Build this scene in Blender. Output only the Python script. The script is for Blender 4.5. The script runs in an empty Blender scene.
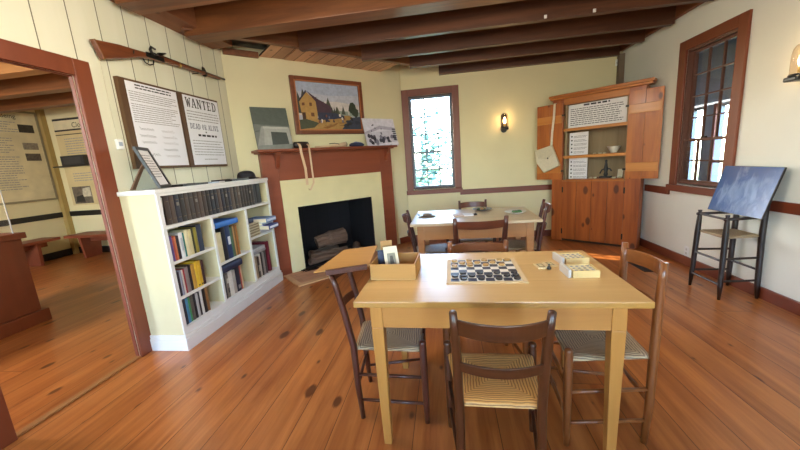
import bpy, bmesh, math, random
from mathutils import Vector, Matrix
random.seed(7)
PI = math.pi
COL = bpy.context.scene.collection
sc = bpy.context.scene

# ------------------------------------------------------------------ colour and materials
def lin(h):
    h = h.lstrip('#'); o = []
    for i in (0, 2, 4):
        c = int(h[i:i+2], 16) / 255
        o.append(c / 12.92 if c <= .04045 else ((c + .055) / 1.055) ** 2.4)
    return (o[0], o[1], o[2], 1)
_plain = {}
def new_mat(name):
    m = bpy.data.materials.new(name); m.use_nodes = True
    nt = m.node_tree; b = nt.nodes['Principled BSDF']
    return m, nt, b
def plain(col, rough=.6, var=.06, metal=0, scale=9, coat=0):
    key = (col, rough, var, metal, scale, coat)
    if key in _plain: return _plain[key]
    m, nt, b = new_mat('m_' + col.strip('#'))
    N, L = nt.nodes, nt.links
    tc = N.new('ShaderNodeTexCoord'); nz = N.new('ShaderNodeTexNoise')
    nz.inputs['Scale'].default_value = scale; nz.inputs['Detail'].default_value = 4
    L.new(tc.outputs['Object'], nz.inputs['Vector'])
    hs = N.new('ShaderNodeMapRange'); hs.inputs[1].default_value = .3; hs.inputs[2].default_value = .7
    hs.inputs[3].default_value = 1 - var; hs.inputs[4].default_value = 1 + var
    L.new(nz.outputs['Fac'], hs.inputs[0])
    mx = N.new('ShaderNodeVectorMath'); mx.operation = 'SCALE'; mx.inputs[0].default_value = lin(col)[:3]
    L.new(hs.outputs[0], mx.inputs['Scale']); L.new(mx.outputs[0], b.inputs['Base Color'])
    b.inputs['Roughness'].default_value = rough; b.inputs['Metallic'].default_value = metal
    b.inputs['Coat Weight'].default_value = coat
    _plain[key] = m
    return m
def emit(col, s):
    m, nt, b = new_mat('m_glow')
    b.inputs['Base Color'].default_value = lin(col); b.inputs['Emission Color'].default_value = lin(col)
    b.inputs['Emission Strength'].default_value = s
    return m
def math_node(nt, op, a, b=None, c=None):
    n = nt.nodes.new('ShaderNodeMath'); n.operation = op
    for i, v in enumerate((a, b, c)):
        if v is None: continue
        if isinstance(v, (int, float)): n.inputs[i].default_value = v
        else: nt.links.new(v, n.inputs[i])
    return n.outputs[0]
def wood(name, c1, c2, axis='x', rough=.45, grain=14, knots=0, plank=None, plank_axis='y', gap='#2a1408', gapw=.0035,
         plank_var=.3, coat=0, bump=.12, spec=.5, stagger=0, coat_rough=.15):
    """procedural timber: grain runs along axis; plank = board width measured along plank_axis"""
    m, nt, b = new_mat(name); N, L = nt.nodes, nt.links
    tc = N.new('ShaderNodeTexCoord'); sx = N.new('ShaderNodeSeparateXYZ'); L.new(tc.outputs['Object'], sx.inputs[0])
    oi = N.new('ShaderNodeObjectInfo')
    ax = {'x': 0, 'y': 1, 'z': 2}
    seed = math_node(nt, 'MULTIPLY', oi.outputs['Random'], 17.0)
    pl = None
    if plank:
        q = math_node(nt, 'DIVIDE', sx.outputs[ax[plank_axis]], plank)
        fl = math_node(nt, 'FLOOR', q)
        wn = N.new('ShaderNodeTexWhiteNoise'); wn.noise_dimensions = '1D'
        fr = math_node(nt, 'FRACT', q)
        if stagger:
            wn0 = N.new('ShaderNodeTexWhiteNoise'); wn0.noise_dimensions = '1D'; L.new(fl, wn0.inputs['W'])
            off = math_node(nt, 'MULTIPLY', wn0.outputs['Value'], stagger)
            la = math_node(nt, 'DIVIDE', math_node(nt, 'ADD', sx.outputs[ax[axis]], off), stagger)
            lf = math_node(nt, 'FLOOR', la); lfr = math_node(nt, 'FRACT', la)
            pid = math_node(nt, 'ADD', fl, math_node(nt, 'MULTIPLY', lf, 37.3))
        else: pid = fl
        L.new(pid, wn.inputs['W']); pl = wn.outputs['Value']
        seed = math_node(nt, 'ADD', seed, math_node(nt, 'MULTIPLY', pl, 23.0))
    mp = N.new('ShaderNodeMapping'); sc_ = [grain] * 3; sc_[ax[axis]] = grain * .07
    mp.inputs['Scale'].default_value = sc_
    L.new(tc.outputs['Object'], mp.inputs['Vector'])
    nz = N.new('ShaderNodeTexNoise'); nz.noise_dimensions = '4D'; nz.inputs['Scale'].default_value = 1
    nz.inputs['Detail'].default_value = 6; nz.inputs['Roughness'].default_value = .65; nz.inputs['Distortion'].default_value = .6
    L.new(mp.outputs[0], nz.inputs['Vector']); L.new(seed, nz.inputs['W'])
    cr = N.new('ShaderNodeValToRGB'); cr.color_ramp.elements[0].color = lin(c1); cr.color_ramp.elements[1].color = lin(c2)
    cr.color_ramp.elements[0].position = .32; cr.color_ramp.elements[1].position = .68
    L.new(nz.outputs['Fac'], cr.inputs[0]); col = cr.outputs[0]
    def mix(fac, colA, colB):
        mxn = N.new('ShaderNodeMix'); mxn.data_type = 'RGBA'
        if isinstance(fac, (int, float)): mxn.inputs[0].default_value = fac
        else: L.new(fac, mxn.inputs[0])
        for i, c in ((6, colA), (7, colB)):
            if isinstance(c, tuple): mxn.inputs[i].default_value = c
            else: L.new(c, mxn.inputs[i])
        return mxn.outputs[2]
    if knots:
        oth = [q_ for q_ in range(3) if q_ != ax[axis]]
        cb3 = N.new('ShaderNodeCombineXYZ')
        L.new(math_node(nt, 'MULTIPLY_ADD', sx.outputs[ax[axis]], 2.3, seed), cb3.inputs[0])
        L.new(math_node(nt, 'MULTIPLY_ADD', math_node(nt, 'ADD', sx.outputs[oth[0]], sx.outputs[oth[1]]), 4.4, math_node(nt, 'MULTIPLY', seed, 1.7)), cb3.inputs[1])
        vo = N.new('ShaderNodeTexVoronoi'); vo.voronoi_dimensions = '2D'; vo.inputs['Scale'].default_value = 1
        L.new(cb3.outputs[0], vo.inputs['Vector'])
        sc3 = N.new('ShaderNodeSeparateColor'); L.new(vo.outputs['Color'], sc3.inputs[0])
        rad = math_node(nt, 'MULTIPLY', math_node(nt, 'POWER', sc3.outputs[0], 1.4), .21 * knots)
        k = math_node(nt, 'MULTIPLY', math_node(nt, 'SUBTRACT', rad, math_node(nt, 'ADD', vo.outputs['Distance'], math_node(nt, 'MULTIPLY', nz.outputs['Fac'], .13))), 14.0)
        k = math_node(nt, 'MINIMUM', math_node(nt, 'MAXIMUM', k, 0.0), .78)
        col = mix(k, col, lin('#3d160a'))
    if plank:
        v = math_node(nt, 'ADD', math_node(nt, 'MULTIPLY', pl, plank_var), 1 - plank_var / 2)
        sm = N.new('ShaderNodeVectorMath'); sm.operation = 'SCALE'; L.new(col, sm.inputs[0]); L.new(v, sm.inputs['Scale']); col = sm.outputs[0]
        g = gapw / plank
        e = math_node(nt, 'MINIMUM', fr, math_node(nt, 'SUBTRACT', 1.0, fr))
        gm = math_node(nt, 'LESS_THAN', e, g)
        if stagger:
            e2 = math_node(nt, 'MINIMUM', lfr, math_node(nt, 'SUBTRACT', 1.0, lfr))
            gm = math_node(nt, 'MAXIMUM', gm, math_node(nt, 'LESS_THAN', e2, .002 / stagger))
        col = mix(gm, col, lin(gap))
    L.new(col, b.inputs['Base Color'])
    b.inputs['Roughness'].default_value = rough; b.inputs['Coat Weight'].default_value = coat
    b.inputs['Coat Roughness'].default_value = coat_rough; b.inputs['Specular IOR Level'].default_value = spec
    if bump:
        bp = N.new('ShaderNodeBump'); bp.inputs['Strength'].default_value = bump; bp.inputs['Distance'].default_value = .004
        L.new(nz.outputs['Fac'], bp.inputs['Height']); L.new(bp.outputs[0], b.inputs['Normal'])
    return m
def rush(name, c1, c2):
    m, nt, b = new_mat(name); N, L = nt.nodes, nt.links
    tc = N.new('ShaderNodeTexCoord'); sx = N.new('ShaderNodeSeparateXYZ'); L.new(tc.outputs['Object'], sx.inputs[0])
    d = math_node(nt, 'MAXIMUM', math_node(nt, 'ABSOLUTE', sx.outputs[0]), math_node(nt, 'ABSOLUTE', sx.outputs[1]))
    nz = N.new('ShaderNodeTexNoise'); nz.inputs['Scale'].default_value = 25; L.new(tc.outputs['Object'], nz.inputs['Vector'])
    w = math_node(nt, 'SINE', math_node(nt, 'ADD', math_node(nt, 'MULTIPLY', d, 520.0), math_node(nt, 'MULTIPLY', nz.outputs['Fac'], 5.0)))
    f = math_node(nt, 'MULTIPLY_ADD', w, .5, .5)
    cr = N.new('ShaderNodeValToRGB'); cr.color_ramp.elements[0].color = lin(c1); cr.color_ramp.elements[1].color = lin(c2)
    cr.color_ramp.elements[0].position = .05; cr.color_ramp.elements[1].position = .5
    L.new(f, cr.inputs[0]); L.new(cr.outputs[0], b.inputs['Base Color']); b.inputs['Roughness'].default_value = .6
    bp = N.new('ShaderNodeBump'); bp.inputs['Strength'].default_value = .5; bp.inputs['Distance'].default_value = .004
    L.new(f, bp.inputs['Height']); L.new(bp.outputs[0], b.inputs['Normal'])
    return m
def glass(name, tint='#ffffff', refl=1.0):
    m = bpy.data.materials.new(name); m.use_nodes = True; nt = m.node_tree; N, L = nt.nodes, nt.links
    N.remove(N['Principled BSDF']); out = N['Material Output']
    t = N.new('ShaderNodeBsdfTransparent'); t.inputs[0].default_value = lin(tint)
    g = N.new('ShaderNodeBsdfGlossy'); g.inputs['Roughness'].default_value = .02; g.inputs[0].default_value = (refl, refl, refl, 1)
    lw = N.new('ShaderNodeLayerWeight'); lw.inputs['Blend'].default_value = .5
    ff_ = math_node(nt, 'MULTIPLY_ADD', math_node(nt, 'POWER', lw.outputs['Facing'], 5.0), .9, .03)
    mx = N.new('ShaderNodeMixShader'); L.new(ff_, mx.inputs[0]); L.new(t.outputs[0], mx.inputs[1]); L.new(g.outputs[0], mx.inputs[2])
    L.new(mx.outputs[0], out.inputs[0])
    return m
def brick(name, c1, c2, mortar, s=1.0):
    m, nt, b = new_mat(name); N, L = nt.nodes, nt.links
    tc = N.new('ShaderNodeTexCoord'); mp = N.new('ShaderNodeMapping'); L.new(tc.outputs['Object'], mp.inputs[0])
    br = N.new('ShaderNodeTexBrick'); br.inputs['Color1'].default_value = lin(c1); br.inputs['Color2'].default_value = lin(c2)
    br.inputs['Mortar'].default_value = lin(mortar); br.inputs['Scale'].default_value = s
    br.inputs['Brick Width'].default_value = .21; br.inputs['Row Height'].default_value = .1; br.inputs['Mortar Size'].default_value = .006
    L.new(mp.outputs[0], br.inputs['Vector']); L.new(br.outputs[0], b.inputs['Base Color']); b.inputs['Roughness'].default_value = .8
    return m

def figure_print(name, base, light):
    m, nt, b = new_mat(name); N, L = nt.nodes, nt.links
    tc = N.new('ShaderNodeTexCoord'); mp = N.new('ShaderNodeMapping'); mp.inputs['Scale'].default_value = (16, 1, 6.5); mp.inputs['Rotation'].default_value = (0, .35, 0)
    L.new(tc.outputs['Object'], mp.inputs[0])
    nz = N.new('ShaderNodeTexNoise'); nz.inputs['Scale'].default_value = 1; nz.inputs['Detail'].default_value = 5; nz.inputs['Roughness'].default_value = .62; nz.inputs['Distortion'].default_value = .9
    L.new(mp.outputs[0], nz.inputs[0])
    sx = N.new('ShaderNodeSeparateXYZ'); L.new(tc.outputs['Object'], sx.inputs[0])
    dx = math_node(nt, 'MULTIPLY', math_node(nt, 'SUBTRACT', sx.outputs[0], .25), 3.6); dz = math_node(nt, 'MULTIPLY', math_node(nt, 'SUBTRACT', sx.outputs[2], .17), 5.2)
    rr = math_node(nt, 'ADD', math_node(nt, 'MULTIPLY', dx, dx), math_node(nt, 'MULTIPLY', dz, dz))
    msk = math_node(nt, 'SUBTRACT', nz.outputs['Fac'], math_node(nt, 'MULTIPLY', rr, .17))
    cr = N.new('ShaderNodeValToRGB'); e = cr.color_ramp.elements
    e[0].position = .36; e[0].color = lin(base); e[1].position = .62; e[1].color = lin(light)
    L.new(msk, cr.inputs[0]); L.new(cr.outputs[0], b.inputs['Base Color']); b.inputs['Roughness'].default_value = .22
    return m
M = {}
M['floor'] = wood('floor_boards', '#8a461c', '#c27a3e', 'y', .32, 11, 1.1, .215, 'x', '#5a3016', .0020, .20, stagger=9.0, bump=.10, coat=.3, coat_rough=.2)
M['cream'] = plain('#e3d6a8', .85, .02, scale=3)
M['cream_pale'] = plain('#ded4aa', .85, .02, scale=3)
M['cream_white'] = plain('#e5e5d9', .85, .02, scale=3)
M['boards'] = wood('painted_boards', '#dad8bc', '#e1dfc6', 'z', .6, 5, 0, .212, 'y', '#6d684f', .0035, .05, bump=.03)
M['beam'] = wood('dark_beam', '#54301a', '#8a5630', 'x', .42, 9, .7, bump=.15)
M['joist'] = wood('dark_joist', '#452a1c', '#6b432c', 'x', .38, 9, .5, bump=.12)
M['ceil'] = wood('ceiling_boards', '#4d2c1c', '#6e4128', 'x', .5, 9, .6, .19, 'y', '#1c0e08', .004, .3, bump=.1)
M['plate'] = wood('rough_plate', '#6b3f25', '#8d5836', 'y', .6, 10, .8)
M['soffit'] = wood('soffit_boards', '#b98868', '#d4a886', 'y', .55, 9, .8, .14, 'x', '#3a1c10', .004, .4)
M['red'] = wood('red_brown_paint', '#6c331b', '#793c20', 'z', .45, 7, 0, bump=.05)
M['redx'] = wood('red_brown_paint_rail', '#692f1b', '#7a3a22', 'x', .45, 7, 0, bump=.05)
M['redy'] = wood('red_brown_paint_run', '#692f1b', '#7a3a22', 'y', .45, 7, 0, bump=.05)
M['mantel'] = wood('mantel_paint', '#7c3d26', '#8b472b', 'x', .45, 7, 0, bump=.05)
M['pine'] = wood('orange_pine', '#944a18', '#c6742c', 'z', .4, 10, 1.0, bump=.08, coat=.2)
M['pinex'] = wood('orange_pine_rail', '#9c541c', '#c07832', 'x', .4, 11, .6, bump=.08, coat=.2)
M['pinedark'] = wood('red_pine', '#843e15', '#b96429', 'z', .4, 9, 1.35, bump=.08, coat=.2)
M['batten'] = wood('pale_pine', '#bd742c', '#cf8a40', 'x', .4, 11, .4, bump=.06, coat=.2)
M['table'] = wood('yellow_pine_top', '#c0965a', '#d2ac70', 'x', .36, 8, .35, .24, 'y', '#a87b38', .0012, .06, bump=.04, coat=.35, coat_rough=.3)
M['tablez'] = wood('yellow_pine_leg', '#a87334', '#bc8642', 'z', .4, 9, .3, bump=.05)
M['tablex'] = wood('yellow_pine_apron', '#a06c33', '#b47d3e', 'x', .4, 9, .3, bump=.05)
M['btop'] = wood('pale_table_top', '#b59c78', '#c4ad8a', 'x', .3, 8, .2, bump=.04, coat=.4, coat_rough=.28)
M['bapron'] = wood('brown_apron', '#a06c3c', '#b07c48', 'x', .45, 9, .7, bump=.05)
M['dark'] = wood('dark_chair_wood', '#3b1d14', '#54291a', 'z', .34, 16, 0, bump=.06, coat=.25)
M['darkx'] = wood('dark_chair_slat', '#4a2416', '#62311d', 'x', .34, 16, 0, bump=.06, coat=.25)
M['mid'] = wood('walnut_chair_wood', '#37190a', '#522c13', 'z', .36, 16, 0, bump=.06, coat=.2)
M['midx'] = wood('walnut_chair_slat', '#371a0b', '#4f2a12', 'x', .36, 16, 0, bump=.06, coat=.2)
M['honey'] = wood('honey_chair_wood', '#663818', '#8a5023', 'z', .34, 16, .3, bump=.06, coat=.3)
M['honeyx'] = wood('honey_chair_slat', '#6a3b1b', '#8a5228', 'x', .34, 16, .3, bump=.06, coat=.3)
M['rush'] = rush('rush_tan', '#8a5f2c', '#cf9c58')
M['rushg'] = rush('rush_grey', '#6f5a40', '#b39a78')
M['black'] = plain('#1b1614', .4, .1)
M['black_wood'] = wood('black_brown_wood', '#130a08', '#22120d', 'z', .35, 16, 0, bump=.05, coat=.3)
M['white'] = plain('#e9e9e4', .5, .02)
M['shelf_white'] = plain('#e2e1da', .42, .02)
M['shelf_cream'] = plain('#d4c89e', .55, .02)
M['paper'] = plain('#ece9e6', .7, .02)
M['paper_blue'] = plain('#e6e6ea', .6, .02)
M['ink'] = plain('#2b2826', .7, .05)
M['ink_soft'] = plain('#9a9592', .7, .05)
M['card'] = wood('tan_card', '#a97a3c', '#bd8c4a', 'x', .5, 8, 0, bump=.03)
M['card_in'] = plain('#b08a50', .7, .05)
M['glass'] = glass('window_glass')
M['metal'] = plain('#3c3937', .35, .1, .9)
M['steel'] = plain('#8b8783', .3, .08, .9)
M['brass'] = plain('#b08d4a', .35, .08, .9)
M['soot'] = brick('sooty_brick', '#0d0c10', '#15131a', '#08080b', 1)
M['plaster'] = plain('#dccf9e', .8, .03, scale=5)
M['hearth'] = brick('hearth_brick', '#b07a5c', '#c08e6c', '#a5805f', 1)
M['stone'] = wood('tan_hearth_edge', '#b9875a', '#caa074', 'x', .6, 8, 0)
M['log'] = wood('bark_log', '#4f3a2e', '#7d6554', 'x', .9, 30, 0, bump=.6)
M['leather'] = plain('#231611', .4, .15)
M['linen'] = plain('#ddd2b4', .85, .06, scale=40)
M['ribbon'] = plain('#d8b894', .7, .05)

# ------------------------------------------------------------------ mesh builder
class MB:
    def __init__(s): s.bm = bmesh.new(); s.mats = []; s.cur = 0
    def use(s, m):
        if m not in s.mats: s.mats.append(m)
        s.cur = s.mats.index(m); return s
    def _f(s, vs):
        try: f = s.bm.faces.new(vs)
        except ValueError: return None
        f.material_index = s.cur; return f
    def box(s, x0, x1, y0, y1, z0, z1, T=None):
        c = [Vector(p) for p in ((x0,y0,z0),(x1,y0,z0),(x1,y1,z0),(x0,y1,z0),(x0,y0,z1),(x1,y0,z1),(x1,y1,z1),(x0,y1,z1))]
        if T is not None: c = [T @ p for p in c]
        return s.hexa(c)
    def hexa(s, c):
        v = [s.bm.verts.new(p) for p in c]
        for q in ((0,3,2,1),(4,5,6,7),(0,1,5,4),(1,2,6,5),(2,3,7,6),(3,0,4,7)): s._f([v[i] for i in q])
        return s
    def tube(s, pts, rad, seg=10, cap=True, flat=None):
        pts = [Vector(p) for p in pts]
        if isinstance(rad, (int, float)): rad = [rad] * len(pts)
        rings = []; up = None
        for i, p in enumerate(pts):
            d = (pts[min(i+1, len(pts)-1)] - pts[max(i-1, 0)]).normalized()
            if up is None:
                up = Vector((0,0,1)) if abs(d.z) < .9 else Vector((1,0,0))
            a = (up - d * up.dot(d)).normalized(); b_ = d.cross(a); up = a
            fx, fy = flat or (1, 1)
            rings.append([s.bm.verts.new(p + (a * math.cos(t) * fx + b_ * math.sin(t) * fy) * rad[i]) for t in [2*PI*k/seg for k in range(seg)]])
        for r0, r1 in zip(rings, rings[1:]):
            for k in range(seg): s._f([r0[k], r0[(k+1)%seg], r1[(k+1)%seg], r1[k]])
        if cap: s._f(rings[0][::-1]); s._f(rings[-1])
        return s
    def lathe(s, prof, c=(0,0,0), seg=20, T=None):
        c = Vector(c); rings = []
        for r, z in prof:
            ring = []
            for k in range(seg):
                p = Vector((max(r,.0004)*math.cos(2*PI*k/seg), max(r,.0004)*math.sin(2*PI*k/seg), z))
                ring.append(s.bm.verts.new((T @ p if T is not None else p) + c))
            rings.append(ring)
        for r0, r1 in zip(rings, rings[1:]):
            for k in range(seg): s._f([r0[k], r0[(k+1)%seg], r1[(k+1)%seg], r1[k]])
        s._f(rings[0][::-1]); s._f(rings[-1]); return s
    def prism(s, poly, f0, f1):
        """poly: 2-D outline, f0/f1: functions mapping (u,v) to near and far 3-D points"""
        a = [s.bm.verts.new(f0(*p)) for p in poly]; b_ = [s.bm.verts.new(f1(*p)) for p in poly]
        s._f(a); s._f(b_[::-1]); n = len(poly)
        for i in range(n): s._f([a[i], b_[i], b_[(i+1)%n], a[(i+1)%n]])
        return s
    def poly(s, pts): s._f([s.bm.verts.new(p) for p in pts]); return s
    def grid(s, nu, nv, fn):
        g = [[s.bm.verts.new(fn(i/nu, j/nv)) for j in range(nv+1)] for i in range(nu+1)]
        for i in range(nu):
            for j in range(nv): s._f([g[i][j], g[i+1][j], g[i+1][j+1], g[i][j+1]])
        return s
    def build(s, name, mat=None, parent=None, bevel=0, smooth=False, loc=None, rot=None, solid=0, sub=0, keep_normals=False):
        if not keep_normals: bmesh.ops.recalc_face_normals(s.bm, faces=s.bm.faces[:])
        me = bpy.data.meshes.new(name); s.bm.to_mesh(me); s.bm.free()
        for m in (s.mats or [mat]): me.materials.append(m)
        if smooth:
            for p in me.polygons: p.use_smooth = True
        o = bpy.data.objects.new(name, me); COL.objects.link(o)
        if parent: o.parent = parent
        if loc: o.location = loc
        if rot: o.rotation_euler = rot
        if solid:
            md = o.modifiers.new('solid', 'SOLIDIFY'); md.thickness = solid; md.offset = 0
        if bevel:
            md = o.modifiers.new('bevel', 'BEVEL'); md.width = bevel; md.segments = 2; md.limit_method = 'ANGLE'; md.angle_limit = .7
        if sub:
            md = o.modifiers.new('sub', 'SUBSURF'); md.levels = sub; md.render_levels = sub
        return o
def tag(o, label=None, cat=None, group=None, kind=None):
    if label: o['label'] = label
    if cat: o['category'] = cat
    if group: o['group'] = group
    if kind: o['kind'] = kind
    return o
def thing(name, label, cat, loc=(0,0,0), rz=0, group=None):
    o = bpy.data.objects.new(name, None); COL.objects.link(o); o.empty_display_size = .1
    o.location = loc; o.rotation_euler = (0,0,rz)
    return tag(o, label, cat, group)
def struct(name, loc=(0,0,0), rz=0):
    o = bpy.data.objects.new(name, None); COL.objects.link(o); o.location = loc; o.rotation_euler = (0,0,rz)
    o['kind'] = 'structure'; return o
def copy_tree(o, parent=None):
    c = o.copy(); COL.objects.link(c); c.parent = parent
    for ch in list(o.children): copy_tree(ch, c)
    return c
def B(*a, **k): return MB().box(*a, **k)

# ------------------------------------------------------------------ room measures (metres)
XL, XR, YB, YF, ZC = -2.433, 2.634, 5.574, -2.4, 2.88
ZW = 2.70
DIAG = Vector((XL, 3.73, 0)); DA = math.radians(45.5)
XO = -7.5; YO = 5.607          # the room beyond the doorway
S = lambda o: tag(o, kind='structure')

S(B(XO-.1, XR+.1, YF-.1, YO+.3, -.1, 0).build('floor', M['floor']))
S(B(XO-.2, XR+.25, YF-.2, YO+.3, ZC, ZC+.12).build('ceiling', M['ceil']))
# left wall with the doorway
D0, D1, DZ = 1.28, 2.062, 2.08
w = MB(); w.box(XL-.018, XL, YF, D0, 0, ZC); w.box(XL-.018, XL, D1, 3.73, 0, ZC); w.box(XL-.018, XL, D0, D1, DZ, ZC); w.box(XL-.1, XL-.018, 2.4, YO, 0, ZC)
S(w.build('wall_left', M['boards']))
# back wall with window
WX0, WX1, WZ0, WZ1 = -.53, .165, .89, 2.37
w = MB(); w.box(-.9, WX0, YB, YB+.16, 0, ZC); w.box(WX1, XR+.1, YB, YB+.16, 0, ZC)
w.box(WX0, WX1, YB, YB+.16, 0, WZ0); w.box(WX0, WX1, YB, YB+.16, WZ1, ZC)
S(w.build('wall_back', M['cream']))
# right wall with window to the porch
RY0, RY1, RZ0, RZ1 = 3.555, 4.20, .90, 2.31
w = MB(); w.box(XR, XR+.1, YF, RY0, 0, ZC); w.box(XR, XR+.1, RY1, YB, 0, ZC)
w.box(XR, XR+.1, RY0, RY1, 0, RZ0); w.box(XR, XR+.1, RY0, RY1, RZ1, ZC)
S(w.build('wall_right', M['cream_white']))
# slanted fireplace wall (local x along the wall, y away from the room)
dw = struct('wall_chimney', DIAG, DA)
w = MB(); F0, F1, FZ = .62, 1.78, .872
w.box(0, F0, 0, .12, 0, ZC); w.box(F1, 2.56, 0, .12, 0, ZC); w.box(F0, F1, 0, .12, FZ, ZC)
w.build('wall_face', M['cream_pale'], dw)
# wall behind the camera with two tall windows, and a closing wall of the far room
w = MB()
for a, b_ in ((XO-.1, -5.9), (-4.6, -2.1), (-.9, .7), (1.9, XR+.1)): w.box(a, b_, YF-.12, YF, 0, ZC)
for a, b_ in ((-5.9, -4.6), (-2.1, -.9), (.7, 1.9)):
    w.box(a, b_, YF-.12, YF, 0, .7); w.box(a, b_, YF-.12, YF, 2.4, ZC)
S(w.build('wall_front', M['cream']))
S(B(XO-.1, XO, YF, YO, 0, ZC).build('wall_far_left', M['cream']))
S(B(XO-.1, -2.35, YO, YO+.1, 0, ZC).build('wall_far_back', M['cream']))

# trims
def trim(name, mat, *boxes, bevel=.004):
    w = MB()
    for b_ in boxes: w.box(*b_)
    return S(w.build(name, mat, bevel=bevel))
trim('trim_1', M['red'], (XL, XL+.025, D1, D1+.11, 0, DZ+.11), (XL, XL+.025, D0-.11, D0, 0, DZ+.11), (XL, XL+.025, D0, D1, DZ, DZ+.11))
trim('trim_2', M['redy'], (XL-.03, XL-.0005, D1-.006, D1, 0, DZ), (XL-.03, XL-.0005, D0, D0+.006, 0, DZ), (XL-.03, XL-.0005, D0+.006, D1-.006, DZ-.006, DZ))
trim('trim_3', plain('#9a6a3c', .4), (XL-.03, XL+.012, D0, D1, .0005, .014))
trim('trim_4', M['redx'], (.24, 1.72, YB-.025, YB, .755, .84))
trim('trim_5', M['redy'], (XR-.025, XR, YF, 3.42, .755, .84), (XR-.025, XR, 4.31, 4.78, .755, .84))
trim('baseboard_right', M['redy'], (XR-.022, XR, YF, 4.84, 0, .10))
trim('baseboard_back', M['redx'], (-.66, 1.80, YB-.022, YB, 0, .10))
bs = B(2.33, 2.555, -.02, 0, 0, .10).build('baseboard_chimney', M['redx'], bevel=.003, loc=DIAG, rot=(0,0,DA)); S(bs)
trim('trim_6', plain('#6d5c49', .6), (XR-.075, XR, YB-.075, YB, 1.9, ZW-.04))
trim('trim_7', M['black'], (XO, XO+.02, YF, YO, .76, .86), (XO, -2.533, YO-.02, YO, .76, .86))
trim('baseboard_far', M['black'], (XO, XO+.02, YF, YO, 0, .13), (XO, -2.533, YO-.02, YO, 0, .13))
trim('trim_8', plain('#a98f54', .7), (XO, XO+.09, YO-.09, YO, 0, ZC))
# wall plates and ceiling timbers
trim('trim_9', M['plate'], (XL, XL+.24, YF, 3.6, ZW, ZC))
trim('trim_10', M['plate'], (XR-.05, XR, YF, YB, ZW, ZC))
def beam(name, label, x0, x1, y0, y1, z0, mat):
    o = B(x0, x1, y0, y1, z0, ZC).build(name, mat, bevel=.006)
    return tag(o, label, 'beam', 'ceiling beams')
beam('ceiling_beam', 'thick dark beam nearest the viewer along the ceiling top edge', XL+.1, XR-.05, 2.40, 2.60, 2.64, M['beam'])
beam('ceiling_beam', 'thick dark ceiling beam, second from the viewer, crossing the whole room', XL+.1, XR-.05, 3.07, 3.27, 2.64, M['beam'])
beam('ceiling_beam', 'dark ceiling beam above the viewer, nearer than all others', XL+.1, XR-.05, 1.55, 1.75, 2.64, M['beam'])
beam('ceiling_joist', 'thin dark ceiling joist carrying two small white hooks', -1.52, XR-.05, 3.76, 3.835, 2.64, M['joist'])
beam('ceiling_joist', 'thin dark ceiling joist between the hooked joist and the brown lit joist', -.97, XR-.05, 4.37, 4.445, 2.64, M['joist'])
beam('ceiling_joist', 'thin brown ceiling joist second from the back wall', -.42, XR-.05, 4.93, 5.005, 2.64, M['joist'])
beam('ceiling_joist', 'dark ceiling joist tight against the back wall', -.02, XR-.08, YB-.09, YB-.003, 2.64, M['joist'])
# slanted trimmer and the boarded soffit in front of the chimney
tr = B(-.42, 2.46, -.60, -.53, 2.68, ZC-.002).build('trimmer_beam', M['beam'], bevel=.005, loc=DIAG, rot=(0,0,DA))
tag(tr, 'slanted dark trimmer beam carrying the short boards above the fireplace', 'beam')
sf = struct('trim_11', DIAG, DA)
w = MB()
for k in range(12):
    x0 = .42 + k * .148; w.box(x0, x0+.143, -.53, -.001, 2.715 + .004*(k % 2), 2.735 + .004*(k % 2))
w.build('soffit_boards', M['soffit'], sf)
B(.02, .40, -.05, -.001, 2.69, 2.75).build('soffit_ledge', M['plate'], sf)
B(.1, 2.3, -.53, 0, 2.80, 2.82).build('soffit_back', M['black_wood'], sf)
# far-room beams
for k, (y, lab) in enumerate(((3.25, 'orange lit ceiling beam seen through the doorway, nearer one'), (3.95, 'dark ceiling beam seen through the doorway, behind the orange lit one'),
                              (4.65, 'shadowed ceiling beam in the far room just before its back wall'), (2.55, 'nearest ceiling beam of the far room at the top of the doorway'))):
    beam('ceiling_beam', lab, XO, XL-.1, y, y+.16, 2.60, wood('lit_tone_beam', '#8a5a2c', '#a87440', 'x', .5, 9, .5) if k == 0 else M['beam'])  # first beam's lit look is put into a lighter orange wood

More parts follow.
